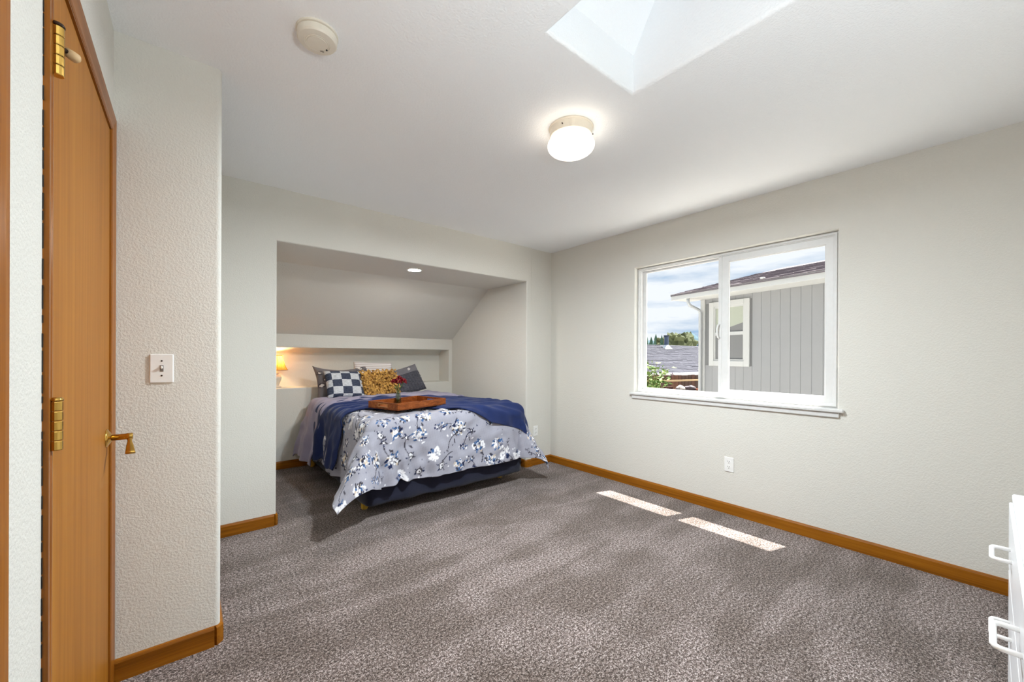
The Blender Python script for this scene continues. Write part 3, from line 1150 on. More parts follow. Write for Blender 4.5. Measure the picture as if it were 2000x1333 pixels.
# a pinched pleat near the left end of the foot, and wrinkles across the foot
pl = np.exp(-((U - 1.27) / .035) ** 2) * np.clip((DY0 - V - .12) / .2, 0, 1)
XYZ = (XYZ[0], XYZ[1] + .035 * pl, XYZ[2] + .03 * pl * np.clip((DY0 - V - .42) / .1, 0, 1))
duvet = root('duvet', (1.79, 3.3, .05), label='grey floral duvet with white and blue blossoms hanging over the foot of the bed', cat='duvet')
sheet_mesh('printed_cover', U, V, XYZ, M['floral'], duvet, .009, img)

# its head end is folded back and shows the plain lilac lining
fu2 = np.arange(DX0 - .66, DX1 + .62, .012)
fv2 = np.arange(4.02, 4.665, .010)
U2, V2 = np.meshgrid(fu2, fv2, indexing='ij')
V2s = V2 + .10 * np.clip((DX0 - U2) / .5, 0, 1)
XYZ = list(drape(U2, V2s, .020, 5, 1.0, flare=.20))
edge = np.clip((V2 - fv2[-1] + .05) / .05, 0, 1)
XYZ[2] = XYZ[2] + .006 - .030 * edge ** 2
sheet_mesh('lining_fold', U2, V2, XYZ, M['lilac'], duvet, .012)

# navy throw laid slantwise across the bed
nu, nv = 240, 110
S, T = np.meshgrid(np.linspace(0, 1, nu), np.linspace(0, 1, nv), indexing='ij')
def along(pts, t):
    pts = np.array(pts, float)
    k = np.linspace(0, 1, len(pts))
    d_ = np.r_[0, np.cumsum(np.hypot(*np.diff(pts, axis=0).T))]; d_ /= d_[-1]
    xs, ys = np.interp(t, d_, pts[:, 0]), np.interp(t, d_, pts[:, 1])
    for _ in range(6):
        xs[1:-1] = (xs[:-2] + 2 * xs[1:-1] + xs[2:]) / 4
        ys[1:-1] = (ys[:-2] + 2 * ys[1:-1] + ys[2:]) / 4
    return xs, ys


tt = np.linspace(0, 1, nu)
fxu, fyv = along([(DX0 - .56, 3.50), (DX0 - .1, 3.44), (1.22, 3.46), (1.6, 3.26), (1.85, 3.02), (2.12, 2.82), (DX1 + .28, 2.63)], tt)
bxu, byv = along([(DX0 - .60, 4.46), (DX0, 4.25), (1.5, 4.26), (2.2, 3.95), (DX1, 3.66), (DX1 + .36, 3.46)], tt)
Uf = fxu[:, None] * (1 - T) + bxu[:, None] * T
Vf = fyv[:, None] * (1 - T) + byv[:, None] * T
XYZ = list(drape(Uf, Vf, .022, 3, 1.7, flare=.08, corner=.20))
rid = .008 * np.sin(T * 38 + 2 * np.sin(S * 5) + S * 6) + .005 * np.sin(T * 71 + S * 9)
XYZ[2] = XYZ[2] + rid
throw = sheet_mesh('throw_blanket', Uf, Vf, XYZ, M['navythrow'], None, .010, label='navy blue fleece throw laid across the floral duvet', cat='blanket')



# ------------------------------------------------------------------ pillows
def pillow(name, label, Wd, Hh, Th, pos, lean, yaw=0.0, roll=0.0, mat=None, n=36, pinch=.10, rough=None, mats=None, fm=None, sag=0.0):
    """cushion standing on its lower edge: local x width, z height, -y the face; pos = centre"""
    Mx = Matrix.Translation(pos) @ Matrix.Rotation(yaw, 4, 'Z') @ Matrix.Rotation(-lean, 4, 'X') @ Matrix.Rotation(roll, 4, 'Y')
    us = np.linspace(-1, 1, n + 1)
    uu, vv = np.meshgrid(us, us, indexing='ij')
    ax = Wd / 2 * uu * (1 - pinch * (1 - vv ** 2) * uu ** 2)
    az = Hh / 2 * vv * (1 - pinch * (1 - uu ** 2) * vv ** 2) - sag * (1 - uu ** 2) * np.clip(vv, 0, 1)
    th = Th / 2 * np.power(np.clip((1 - uu ** 4) * (1 - vv ** 4), 0, 1), .5)
    vs, fs, uvs = [], [], []
    k = (n + 1) ** 2
    for side in (-1, 1):
        d = rough(uu, vv) if (rough is not None and side == -1) else wv(uu * .2, vv * .2, (30, 55), 3, .003)
        yy = side * (th + d * np.clip(th / (Th * .2), 0, 1))
        vs += list(zip(ax.ravel(), yy.ravel(), az.ravel()))
    for side in (0, 1):
        for i in range(n):
            for j in range(n):
                q = (side * k + i * (n + 1) + j, side * k + (i + 1) * (n + 1) + j, side * k + (i + 1) * (n + 1) + j + 1, side * k + i * (n + 1) + j + 1)
                fs.append(q if side == 0 else q[::-1])
    me = bpy.data.meshes.new(name)
    me.from_pydata([tuple(Mx @ Vector(p)) for p in vs], [], fs)
    uv = me.uv_layers.new(name='face')
    flatuv = np.stack([np.concatenate([uu.ravel(), uu.ravel()]), np.concatenate([vv.ravel(), vv.ravel()])], 1) * .5 + .5
    li = np.array([i for f in fs for i in f])
    uv.data.foreach_set('uv', flatuv[li].astype(np.float32).ravel())
    import bmesh
    bm = bmesh.new(); bm.from_mesh(me)
    bmesh.ops.remove_doubles(bm, verts=bm.verts, dist=1e-5)
    bm.to_mesh(me); bm.free()
    fmat = None
    if fm is not None:
        uvd = np.zeros(len(me.loops) * 2, dtype=np.float32)
        me.uv_layers[0].data.foreach_get('uv', uvd)
        uvd = uvd.reshape(-1, 2)
        fmat = [fm(*uvd[p.loop_start:p.loop_start + p.loop_total].mean(0)) for p in me.polygons]
    return link_mesh(name, me, mat, None, True, label=label, cat='pillow', mats=mats, fmat=fmat), Mx


def uvmat(name, build):
    N = Nodes(name)
    tc = N.new('ShaderNodeTexCoord')
    N.b.inputs['Roughness'].default_value = .9
    N.b.inputs['Specular IOR Level'].default_value = .1
    N.link(build(N, tc.outputs['UV']), N.b.inputs['Base Color'])
    return N.m


def b_check(N, uv):
    mp = N.new('ShaderNodeMapping'); N.link(uv, mp.inputs[0])
    mp.inputs['Scale'].default_value = (4.0, 4.0, 1)
    mp.inputs['Location'].default_value = (0.5, 0.6, 0.5)
    st = N.new('ShaderNodeMapping'); N.link(uv, st.inputs[0]); st.inputs['Scale'].default_value = (12, 90, 1)
    ns = N.noise(st.outputs[0], 1.0, 3, .6)
    ck = N.new('ShaderNodeTexChecker'); N.link(mp.outputs[0], ck.inputs['Vector']); ck.inputs['Scale'].default_value = 1.0
    navy = N.ramp(ns.outputs['Fac'], [(.35, srgb(36, 42, 60)), (.65, srgb(84, 90, 108))]).outputs['Color']
    pale = N.ramp(ns.outputs['Fac'], [(.35, srgb(160, 164, 172)), (.65, srgb(218, 220, 224))]).outputs['Color']
    N.bump(ns.outputs['Fac'], .3, .002)
    return N.mix(ck.outputs['Fac'], pale, navy)


def b_white(N, uv):
    sp_ = N.new('ShaderNodeSeparateXYZ'); N.link(uv, sp_.inputs[0])
    w_ = N.math('SINE', N.math('MULTIPLY', sp_.outputs['Y'], 110.0))
    return N.ramp(w_, [(0.2, srgb(196, 186, 184)), (0.7, srgb(236, 234, 234))]).outputs['Color']


def b_sham(N, uv):
    vo = N.new('ShaderNodeTexVoronoi'); N.link(uv, vo.inputs['Vector']); vo.inputs['Scale'].default_value = 5.5
    ns = N.noise(uv, 26, 3, .6)
    d = N.math('ADD', vo.outputs['Distance'], N.math('MULTIPLY', N.math('SUBTRACT', ns.outputs['Fac'], .5), .5))
    return N.ramp(d, [(0.0, srgb(230, 225, 221)), (.24, srgb(216, 208, 202)), (.29, srgb(52, 50, 58)), (.36, srgb(94, 90, 94)), (.44, srgb(118, 112, 114))]).outputs['Color']


M['p_check'] = uvmat('navy_white_check', b_check)
M['p_white'] = uvmat('white_rib', b_white)
M['p_sham'] = uvmat('grey_floral_sham', b_sham)
M['p_gold'] = cloth('mustard_felt', srgb(132, 88, 30), srgb(226, 178, 98), 55)  # wide light-dark range in the colour stands in for shading between ruffles
M['p_char'] = cloth('charcoal_ruched', srgb(66, 66, 74), srgb(84, 84, 92), 300)
M['p_grey'] = cloth('grey_cotton', srgb(104, 102, 108), srgb(120, 118, 124), 300)

ribs = lambda u, v: .004 * np.sin(v * 55)
pillow('pillow', 'grey floral pillow sham behind the checked cushion', .62, .42, .15, (1.385, 4.735, .925), math.radians(20), 0, math.radians(-2), M['p_sham'], sag=.05)
pillow('pillow', 'white ribbed cushion behind the mustard ruffled one', .47, .42, .14, (1.748, 4.785, .945), math.radians(12), 0, math.radians(2), M['p_white'], rough=ribs, sag=.0, pinch=.03)
pillow('pillow', 'square cushion in a navy and white check', .41, .335, .14, (1.352, 4.585, .905), math.radians(30), math.radians(6), math.radians(3), M['p_check'], pinch=.05)
gp, GM = pillow('pillow', 'mustard yellow cushion covered in felt ruffles', .42, .335, .13, (1.742, 4.60, .885), math.radians(26), math.radians(-2), math.radians(-3), M['p_gold'], pinch=.04)
ruch = lambda u, v: np.where(v < .42, .010 * np.abs(np.sin(v * 16 + 1.2 * np.sin(u * 21))) * (1 + .6 * np.sin(u * 34 + 5 * v)), 0)
pillow('pillow', 'charcoal ruched cushion with a smooth grey band, right of the mustard one', .42, .36, .13, (2.105, 4.66, .915), math.radians(24), math.radians(-6), math.radians(-17), mats=[M['p_char'], M['p_grey']], fm=lambda u, v: 1 if v > .72 else 0, rough=ruch, n=60, pinch=.05)
char_p = bpy.data.objects['pillow.004']
# small white blossom printed on the grey band
g = G()
Mc = Matrix.Translation((2.105, 4.66, .915)) @ Matrix.Rotation(math.radians(-6), 4, 'Z') @ Matrix.Rotation(-math.radians(24), 4, 'X') @ Matrix.Rotation(math.radians(-17), 4, 'Y')
for k in range(5):
    a = 2 * PI * k / 5
    cx, cz = .075 + .012 * math.cos(a), .120 + .012 * math.sin(a)
    g.add([tuple(Mc @ Vector((cx + .008 * math.cos(b), -.060, cz + .006 * math.sin(b)))) for b in [2 * PI * q / 8 for q in range(8)]], [tuple(range(8))])
g.build('printed_blossom', flat('white_print', srgb(220, 216, 212), .9), char_p)

# felt ruffles: rows of curled petals
g = G()
rr = random.Random(5)
for i in range(17):
    for j in range(15):
        u = -1 + 2 * (i + .5 + rr.uniform(-.3, .3)) / 17
        v = -1 + 2 * (j + .5 + rr.uniform(-.3, .3)) / 15
        if abs(u) > .99 or abs(v) > .99:
            continue
        x, z = .21 * u, .165 * v
        y = -.065 * math.sqrt(max(0, (1 - u ** 4) * (1 - v ** 4)))
        a = rr.uniform(0, 2 * PI)
        L, wd = rr.uniform(.030, .044), rr.uniform(.010, .015)
        up = Vector((rr.uniform(-.5, .5) + .5 * u, -1, rr.uniform(-.5, .5) + .5 * v)).normalized()
        tx = Vector((math.cos(a), 0, math.sin(a))); tx = (tx - up * tx.dot(up)).normalized(); ty = up.cross(tx)
        pts = []
        for t, o, wf in ((0, .0, .5), (.35, .022, 1.0), (.7, .034, .9), (1.0, .024, .35)):
            c = Vector((x, y, z)) + tx * L * (t - .3) + up * o
            for s_ in (-1, 0, 1):
                pts.append(tuple(GM @ (c + ty * wd * wf * s_ + up * (.006 if s_ else 0))))
        g.add(pts, [(r * 3 + q, r * 3 + q + 1, r * 3 + q + 4, r * 3 + q + 3) for r in range(3) for q in (0, 1)])
g.build('ruffles', M['p_gold'], gp, kind='stuff', smooth=True)

# ------------------------------------------------------------------ tray with a vase of carnations
TA = math.radians(17)
TC = Vector((1.515, 3.30, .786))
TM = Matrix.Translation(TC) @ Matrix.Rotation(TA, 4, 'Z')
tray = root('serving_tray', tuple(TC), label='reddish wooden serving tray with handle slots on the navy throw', cat='tray')
M['traywood'] = wood('tray_mahogany', srgb(92, 44, 18), srgb(134, 70, 30), srgb(164, 96, 48), 0, 1.2, .35)
TL, TW, TH = .555, .375, .058
g = G(); g.box((-TL / 2, -TW / 2, 0), (TL / 2, TW / 2, .010), .001, TM); g.build('bottom', M['traywood'], tray)
for s_ in (-1, 1):
    g = G(); g.box((-TL / 2, s_ * TW / 2, .0), (TL / 2, s_ * (TW / 2 - .013), TH), .002, TM); g.build('long_side', M['traywood'], tray)
    r_ = ring(0, (-TW / 2 + .013, .0), (TW / 2 - .013, TH), (-.055, .022), (.055, .042), s_ * TL / 2, s_ * (TL / 2 - .013))
    r_.v = [tuple(TM @ Vector(p)) for p in r_.v]
    e_ = recalc(r_.build('handle_side', M['traywood'], tray))
    q_ = ring(0, (-.062, .017), (.062, .047), (-.052, .024), (.052, .040), s_ * (TL / 2 + .0015), s_ * (TL / 2 - .002))
    q_.v = [tuple(TM @ Vector(p)) for p in q_.v]
    recalc(q_.build('slot_rim', flat('pale_slot_edge', srgb(176, 120, 66), .4), e_))

VC = Vector((1.475, 3.43, .797))
M['vase'] = glass('clear_glass', (.86, .90, .88, 1), .08)
vase = root('vase', tuple(VC), label='small clear glass vase holding red carnations on the tray', cat='vase')
prof = [(.001, .002), (.026, .002), (.029, .006), (.030, .03), (.024, .07), (.021, .10), (.024, .13), (.031, .15)]
g = G(); g.lathe(prof, tuple(VC), 28); g.build('glass_body', M['vase'], vase, smooth=True)
g = G(); g.lathe([(.001, .006), (.024, .006), (.0265, .03), (.0205, .07), (.018, .095), (.001, .095)], tuple(VC), 24)
g.build('water', glass('water', (.62, .70, .60, 1), .05), vase, smooth=True)
g = G(); g.lathe([(.030, .149), (.0325, .151), (.030, .153)], tuple(VC), 28); g.build('rim', M['vase'], vase, smooth=True)
M['stem'] = flat('green_stem', srgb(70, 100, 44), .6)
M['red'] = flat('crimson_petals', srgb(132, 16, 28), .7)
fl_r = random.Random(3)
for dx, dy, dz, lb_ in ((-.058, -.005, .195, 'leftmost red carnation in the glass vase'), (-.024, -.02, .200, 'red carnation second from the left in the vase'), (.008, .02, .222, 'topmost red carnation in the vase'), (.034, -.015, .200, 'red carnation just right of the topmost bloom'), (.060, .02, .192, 'rightmost red carnation in the glass vase')):
    top = VC + Vector((dx * .86 + .01, dy, dz))
    f_ = root('carnation', tuple(VC + Vector((dx * .1, dy * .1, .01))), label=lb_, cat='flower', group='red carnations in the vase')
    g = G(); g.tube([VC + Vector((-dx * .25, -dy * .25, .012)), VC + Vector((dx * .15, dy * .15, .11)), top], .0022, 6); g.build('stem', M['stem'], f_, smooth=True)
    g = G()
    for q in range(22):      # crumpled petals on a small dome
        a = fl_r.uniform(0, 2 * PI); e = fl_r.uniform(-.25, 1.3)
        d = Vector((math.cos(a) * math.cos(e), math.sin(a) * math.cos(e), math.sin(e)))
        t1 = d.orthogonal().normalized(); t2 = d.cross(t1)
        c0 = top + d * .004
        pts = [tuple(c0)]
        for b in range(7):
            an = -1.1 + 2.2 * b / 6
            pts.append(tuple(top + d * (.024 + .006 * fl_r.random()) + t1 * .016 * math.sin(an * 1.2) + t2 * .009 * (math.cos(an * 1.2) - .6 + .4 * (b % 2))))
        g.add(pts, [(0, b, b + 1) for b in range(1, 7)])
    g.build('bloom', M['red'], f_)
    g = G()
    b0 = VC + Vector((dx * .3, dy * .3, .13)); b1 = top - Vector((0, 0, .03)) + Vector((fl_r.uniform(-.03, .03), fl_r.uniform(-.03, .03), 0))
    sd_ = Vector((.005, .003, 0))
    g.add([tuple(b0), tuple((b0 + b1) / 2 + sd_), tuple(b1), tuple((b0 + b1) / 2 - sd_)], [(0, 1, 2, 3)])
    g.build('leaf', M['stem'], f_)

# ------------------------------------------------------------------ bedside lamp in the niche
LP = (0.757, 5.035)
tl_ = root('table_lamp', (LP[0], LP[1], NZ0), label='ceramic table lamp with glowing gold bell shade in the wall niche', cat='lamp')
M['ceramic'] = flat('cream_ceramic', srgb(226, 216, 198), .25)
g = G(); g.lathe([(.001, .001), (.050, .001), (.052, .008), (.046, .014), (.030, .020), (.026, .030), (.036, .055), (.048, .085), (.052, .110), (.044, .132), (.024, .142), (.018, .150), (.030, .153), (.030, .160), (.014, .164), (.010, .20), (.001, .20)], (LP[0], LP[1], NZ0), 32)
g.build('base', M['ceramic'], tl_, smooth=True)


def shade_mat():
    N = Nodes('gold_silk_shade')
    N.n.remove(N.b)
    t = N.new('ShaderNodeBsdfTranslucent'); d = N.new('ShaderNodeBsdfDiffuse'); mx = N.new('ShaderNodeMixShader')
    v = N.coords(scale=(60, 60, 4)); n = N.noise(v, 2, 2)
    r = N.ramp(n.outputs['Fac'], [(.3, srgb(206, 150, 70)), (.7, srgb(226, 176, 96))])
    N.link(r.outputs['Color'], t.inputs['Color']); N.link(r.outputs['Color'], d.inputs['Color'])
    mx.inputs[0].default_value = .45
    N.link(t.outputs[0], mx.inputs[1]); N.link(d.outputs[0], mx.inputs[2]); N.link(mx.outputs[0], N.out.inputs['Surface'])
    return N.m


g = G(); g.lathe([(.112, .195), (.096, .225), (.082, .262), (.070, .305), (.062, .358)], (LP[0], LP[1], NZ0), 40)
shd = g.build('shade', shade_mat(), tl_, smooth=True)
M['bronze'] = flat('bronze_trim', srgb(96, 66, 30), .5)
for zz, r0 in ((.195, .113), (.357, .063)):
    g = G(); g.tube([(LP[0] + r0 * math.cos(2 * PI * k / 40), LP[1] + r0 * math.sin(2 * PI * k / 40), NZ0 + zz) for k in range(41)], .0028, 6); g.build('trim_band', M['bronze'], shd)
for k in range(6):
    a = 2 * PI * k / 6 - .55
    g = G(); g.tube([(LP[0] + r0 * math.cos(a), LP[1] + r0 * math.sin(a), NZ0 + zz) for r0, zz in ((.113, .195), (.097, .225), (.083, .262), (.071, .305), (.063, .357))], .0016, 5); g.build('seam', M['bronze'], shd)
g = G(); g.lathe([(.001, .20), (.012, .205), (.014, .225), (.024, .250), (.026, .270), (.018, .288), (.001, .294)], (LP[0], LP[1], NZ0), 20)
g.build('bulb', emis('warm_bulb', (1.0, .72, .38, 1), 6.0), tl_, smooth=True)
tb = bpy.data.lights.new('table_lamp_light', 'POINT'); tb.energy = TABLE_POWER; tb.color = (1.0, .70, .36); tb.shadow_soft_size = .02
tbo = bpy.data.objects.new('table_lamp_light', tb); COL.objects.link(tbo); tbo.location = (LP[0], LP[1], NZ0 + .315)

# light of the ceiling lamp: what leaves the underside of its bowl
cl = bpy.data.lights.new('ceiling_lamp_light', 'AREA'); cl.shape = 'DISK'; cl.size = .16; cl.energy = BOWL_POWER; cl.color = (.87, .955, 1.0)
clo = bpy.data.objects.new('ceiling_lamp_light', cl); COL.objects.link(clo); clo.location = (LC[0], LC[1], H - .1455)

# ------------------------------------------------------------------ white dresser at the right edge
DM = Matrix.Translation((2.05, -.024, 0)) @ Matrix.Rotation(math.radians(.55), 4, 'Z')
dr = root('dresser', (1.55, -.24, 0), label='white dresser with white loop handles at the right edge', cat='dresser')
M['drwhite'] = flat('white_lacquer', srgb(238, 239, 242), .3)
M['handle'] = flat('white_handle', srgb(242, 241, 238), .3)
DL, DD, DH = .99, .43, .795
g = G(); g.box((-DL, -DD, .05), (-.004, -.016, DH - .02), .002, DM); g.build('body', M['drwhite'], dr)
g = G(); g.box((-DL - .004, -DD, DH - .02), (.0, -.006, DH), .004, DM); g.build('top', M['drwhite'], dr)
g = G(); g.box((-DL + .02, -DD + .02, .0), (-.02, -.05, .05), .0, DM); g.build('plinth', M['drwhite'], dr)
for zc in (.663, .447, .231):
    g = G(); g.box((-DL, -.0155, zc - .104), (0, 0, zc + .104), .003, DM)
    dw = g.build('drawer', M['drwhite'], dr)
    for xh in (-.225, -.765):
        g = G()
        pts = [(-.057, 0, 0), (-.057, .026, 0), (-.053, .033, 0), (-.045, .036, 0), (.045, .036, 0), (.053, .033, 0), (.057, .026, 0), (.057, 0, 0)]
        g.tube([DM @ Vector((xh + p[0], p[1], zc + p[2])) for p in pts], .0055, 10); g.build('handle', M['handle'], dw, smooth=True)

# ------------------------------------------------------------------ added unseen uplighter behind the camera, fill light for the ceiling
FL = (.45, -.28)
fl_ = root('fill_uplighter', (FL[0], FL[1], 0), label='added unseen white uplighter behind the camera, fill light for the ceiling', cat='lamp')
g = G(); g.lathe([(.001, 0), (.13, 0), (.132, .008), (.125, .018), (.03, .026), (.001, .03)], (FL[0], FL[1], 0), 32); g.build('base', M['white'], fl_, smooth=False)
FZ = 1.27
g = G(); g.tube([(FL[0], FL[1], .02), (FL[0], FL[1], FZ + .01)], .012, 14); g.build('pole', M['white'], fl_, smooth=True)
g = G(); g.lathe([(.001, FZ + 0.000), (.03, FZ + 0.005), (.09, FZ + 0.035), (.145, FZ + 0.090), (.150, FZ + 0.095), (.142, FZ + 0.090), (.088, FZ + 0.042), (.03, FZ + 0.015), (.001, FZ + 0.012)], (FL[0], FL[1], 0), 36); g.build('bowl', M['white'], fl_, smooth=True)
g = G(); g.lathe([(.001, FZ + 0.010), (.02, FZ + 0.020), (.034, FZ + 0.050), (.034, FZ + 0.070), (.02, FZ + 0.090), (.001, FZ + 0.095)], (FL[0], FL[1], 0), 20); g.build('bulb', emis('fill_uplighter_bulb', (1, .95, .86, 1), 8.0), fl_, smooth=True)
ul = bpy.data.lights.new('fill_uplighter_light', 'SPOT'); ul.energy = FILL_UPLIGHTER_POWER; ul.spot_size = math.radians(165); ul.spot_blend = .6; ul.shadow_soft_size = .06; ul.color = (.86, .95, 1.0)
ulo = bpy.data.objects.new('fill_uplighter_light', ul); COL.objects.link(ulo); ulo.location = (FL[0], FL[1], FZ + .165); ulo.rotation_euler = (PI, 0, 0)

# ------------------------------------------------------------------ outside the window
HC = Vector((7.7765, 3.6723, 0))
hw = Vector((-0.20732, -0.97827, 0))      # along the neighbour's wall, towards the right
hn = Vector((-0.97827, 0.20732, 0))       # out of its wall, towards our window
HM = Matrix(((hw.x, hn.x, 0, HC.x), (hw.y, hn.y, 0, HC.y), (0, 0, 1, 0), (0, 0, 0, 1)))
GZ = -1.35
M['ground'] = flat('pale_bounce_ground', srgb(206, 203, 197), .95, bump=(6, .4, .05))  # unseen ground, made pale to bounce sunlight through the window onto the ceiling
g = G(); g.box((XW + .152, -60, GZ - .3), (150, 120, GZ)); g.build('ground', M['ground'], kind='structure')

house = root('house', (HC.x, HC.y, GZ), label='grey board-sided house with white-trimmed window next door', cat='house')
M['siding'] = flat('grey_siding', srgb(146, 146, 147), .8, bump=(60, .15, .003))
M['trim_out'] = flat('white_house_trim', srgb(186, 186, 184), .6)
M['backing'] = flat('groove_grey', srgb(122, 122, 122), .9)
HL = 5.2
EZ = 2.345
g = G(); g.box((0.0, -5.0, GZ), (HL, -.004, EZ), 0, HM); g.build('wall', M['backing'], house)
wa0, wa1, wz0, wz1 = .187, .966, 1.068, 2.268
a = .092
k = 0
while a < HL - .05:
    b = min(a + .1485, HL)
    segs = [(GZ, EZ + .02)]
    if b > wa0 and a < wa1:
        segs = [(GZ, wz0 + .01), (wz1 - .01, EZ + .02)]
    for z0, z1 in segs:
        g = G(); g.box((a, -.004, z0), (b, .004, z1), .001, HM); g.build('siding_board', M['siding'], house)
    a += .152
    k += 1
g = G(); g.box((-.004, -.10, GZ), (.088, .022, EZ), .003, HM); g.build('corner_board', M['trim_out'], house)
wi = root('house_window', tuple(HM @ Vector((.577, 0, wz0)))); attach(wi, house); wi.name = 'window_unit'
for lo, hi in (((wa0, .0, wz0), (wa0 + .098, .034, wz1)), ((wa1 - .098, .0, wz0), (wa1, .034, wz1)), ((wa0 + .098, .0, wz1 - .095), (wa1 - .098, .034, wz1)), ((wa0 + .098, .0, wz0), (wa1 - .098, .034, wz0 + .098))):
    g = G(); g.box(lo, hi, .004, HM); g.build('trim_board', M['trim_out'], wi)
for z0, z1 in ((wz0 + .098, 1.665), (1.665, wz1 - .095)):
    r_ = ring(1, (wa0 + .098, z0), (wa1 - .098, z1), (wa0 + .122, z0 + .030), (wa1 - .122, z1 - .030), -.02, .016)
    r_.v = [tuple(HM @ Vector(p)) for p in r_.v]
    recalc(r_.build('sash', M['trim_out'], wi))
g = G(); g.box((wa0 + .11, -.012, wz0 + .11), (wa1 - .11, -.006, 1.66), 0, HM); g.build('pane', flat('dark_window_glass', srgb(66, 68, 66), .08), wi)
g = G(); g.box((wa0 + .11, -.012, 1.67), (wa1 - .11, -.006, wz1 - .11), 0, HM); g.build('pane', flat('shaded_window_glass', srgb(140, 146, 128), .12), wi)
# a pale blind hangs askew behind the upper pane
g = G(); g.add([tuple(HM @ Vector(p)) for p in ((wa0 + .11, -.004, 1.70), (wa1 - .11, -.004, 1.86), (wa1 - .11, -.004, 2.16), (wa0 + .11, -.004, 2.16), (wa0 + .11, -.0035, 1.70), (wa1 - .11, -.0035, 1.86), (wa1 - .11, -.0035, 2.16), (wa0 + .11, -.0035, 2.16))], [(0, 1, 2, 3), (4, 7, 6, 5), (0, 4, 5, 1), (1, 5, 6, 2), (2, 6, 7, 3), (3, 7, 4, 0)])
g.build('blind', flat('pale_blind', srgb(166, 170, 156), .8), wi)
# eaves
g = G(); g.box((-.30, .0, EZ), (HL, .44, EZ + .02), 0, HM); g.build('soffit', M['trim_out'], house)
g = G(); g.box((-.33, .44, EZ - .004), (HL, .462, EZ + .098), .004, HM); g.build('fascia', M['trim_out'], house)
g = G(); g.box((-.335, .462, EZ + .088), (HL, .478, EZ + .106), .004, HM); g.build('drip_edge', flat('bright_drip_edge', srgb(236, 236, 234), .4), house)
PT = .25
g = G()
rb0, rz0 = .478, EZ + .104
rb1 = -3.2
g.add([tuple(HM @ Vector(p)) for p in ((-.33, rb0, rz0), (HL, rb0, rz0), (HL, rb1, rz0 + (rb0 - rb1) * PT), (-.33, rb1, rz0 + (rb0 - rb1) * PT), (-.33, rb0, rz0 - .03), (HL, rb0, rz0 - .03), (HL, rb1, rz0 - .03 + (rb0 - rb1) * PT), (-.33, rb1, rz0 - .03 + (rb0 - rb1) * PT))], [(0, 1, 2, 3), (4, 7, 6, 5), (0, 4, 5, 1), (1, 5, 6, 2), (2, 6, 7, 3), (3, 7, 4, 0)])
M['shingle'] = flat('grey_brown_shingles', srgb(112, 104, 108), .95, bump=(40, .6, .01))
M['shingle2'] = flat('slate_shingles', srgb(70, 70, 79), .95, bump=(25, .6, .02))
roof = g.build('roof', M['shingle'], house)
rr = random.Random(9)


def shingles(par, P, along, up, nrm, L, rise, step, tab, mat, th=.008):
    gg = G()
    n = int(rise / step)
    for i in range(n):
        x = -rr.uniform(0, tab)
        while x < L:
            x1 = min(x + tab - .008, L)
            x0 = max(0, x)
            if x1 > x0 + .02:
                o0 = P + up * (i * step - .012 * rr.random())
                t0 = th * rr.uniform(.8, 1.7)
                a_, b_ = o0 + along * x0, o0 + along * x1
                c_, d_ = b_ + up * step * 1.05, a_ + up * step * 1.05
                gg.add([tuple(a_), tuple(b_), tuple(c_), tuple(d_), tuple(a_ + nrm * t0), tuple(b_ + nrm * t0), tuple(c_ + nrm * .002), tuple(d_ + nrm * .002)],
                       [(4, 5, 6, 7), (0, 1, 5, 4), (1, 2, 6, 5), (3, 0, 4, 7)])
            x += tab
    return gg.build('shingles', mat, par, kind='stuff')


upv = (-hn + Vector((0, 0, PT))).normalized()
shingles(roof, HM @ Vector((-.33, rb0, rz0)), hw, upv, hw.cross(upv) if hw.cross(upv).z > 0 else -hw.cross(upv), HL, 3.0, .14, .32, M['shingle'])
g = G(); g.prism([(-5.0, EZ), (0.0, EZ), (-2.5, EZ + .70)], 0, 0.0, .05, HM); g.build('gable', M['siding'], house)
# downspout from the eave back to the corner
g = G(); g.tube([HM @ Vector(p) for p in ((.03, .42, EZ + .01), (.03, .42, EZ - .07), (.025, .36, EZ - .13), (.02, .10, EZ - .20), (.02, .06, EZ - .26), (.02, .06, GZ + .1))], .030, 10)
g.build('downspout', flat('grey_downspout', srgb(168, 170, 172), .5), house, smooth=True)
g = G(); g.box((1.42, .44, EZ + .125), (1.48, .50, EZ + .150), .006, HM); g.build('roof_tab', M['trim_out'], house)

# lower house behind the fence: its shingled roof faces us
E0 = Vector((13.165, 8.251, .60)); ea = Vector((.99075, -.13573, 0)); en = Vector((.13573, .99075, 0))
h2 = root('house', (16.0, 9.5, GZ), label='low house with grey shingled roof behind the fence', cat='house')
A0 = E0 - ea * 6.0
RL_, RUN, RISE = 18.0, 3.9, 1.27
def slab(par, nm, p0, al, Lx, upw, Ly, nr, th, mat):
    pts = [p0, p0 + al * Lx, p0 + al * Lx + upw * Ly, p0 + upw * Ly]
    pts += [p - nr * th for p in pts]
    return G().add([tuple(p) for p in pts], [(0, 1, 2, 3), (4, 7, 6, 5), (0, 4, 5, 1), (1, 5, 6, 2), (2, 6, 7, 3), (3, 7, 4, 0)]).build(nm, mat, par)
up2 = (en * RUN + Vector((0, 0, RISE))); SL = up2.length; up2.normalize()
nr2 = ea.cross(up2)
rf2 = slab(h2, 'roof', A0, ea, RL_, up2, SL, nr2, .06, M['shingle2'])
shingles(rf2, A0 + ea * 3.5, ea, up2, nr2, 11.0, SL, .17, .34, M['shingle2'], .016)
back = (en * RUN - Vector((0, 0, RISE))).normalized()
slab(h2, 'roof_back', A0 + up2 * SL, ea, RL_, back, SL, ea.cross(back), .06, M['shingle2'])
g = G()
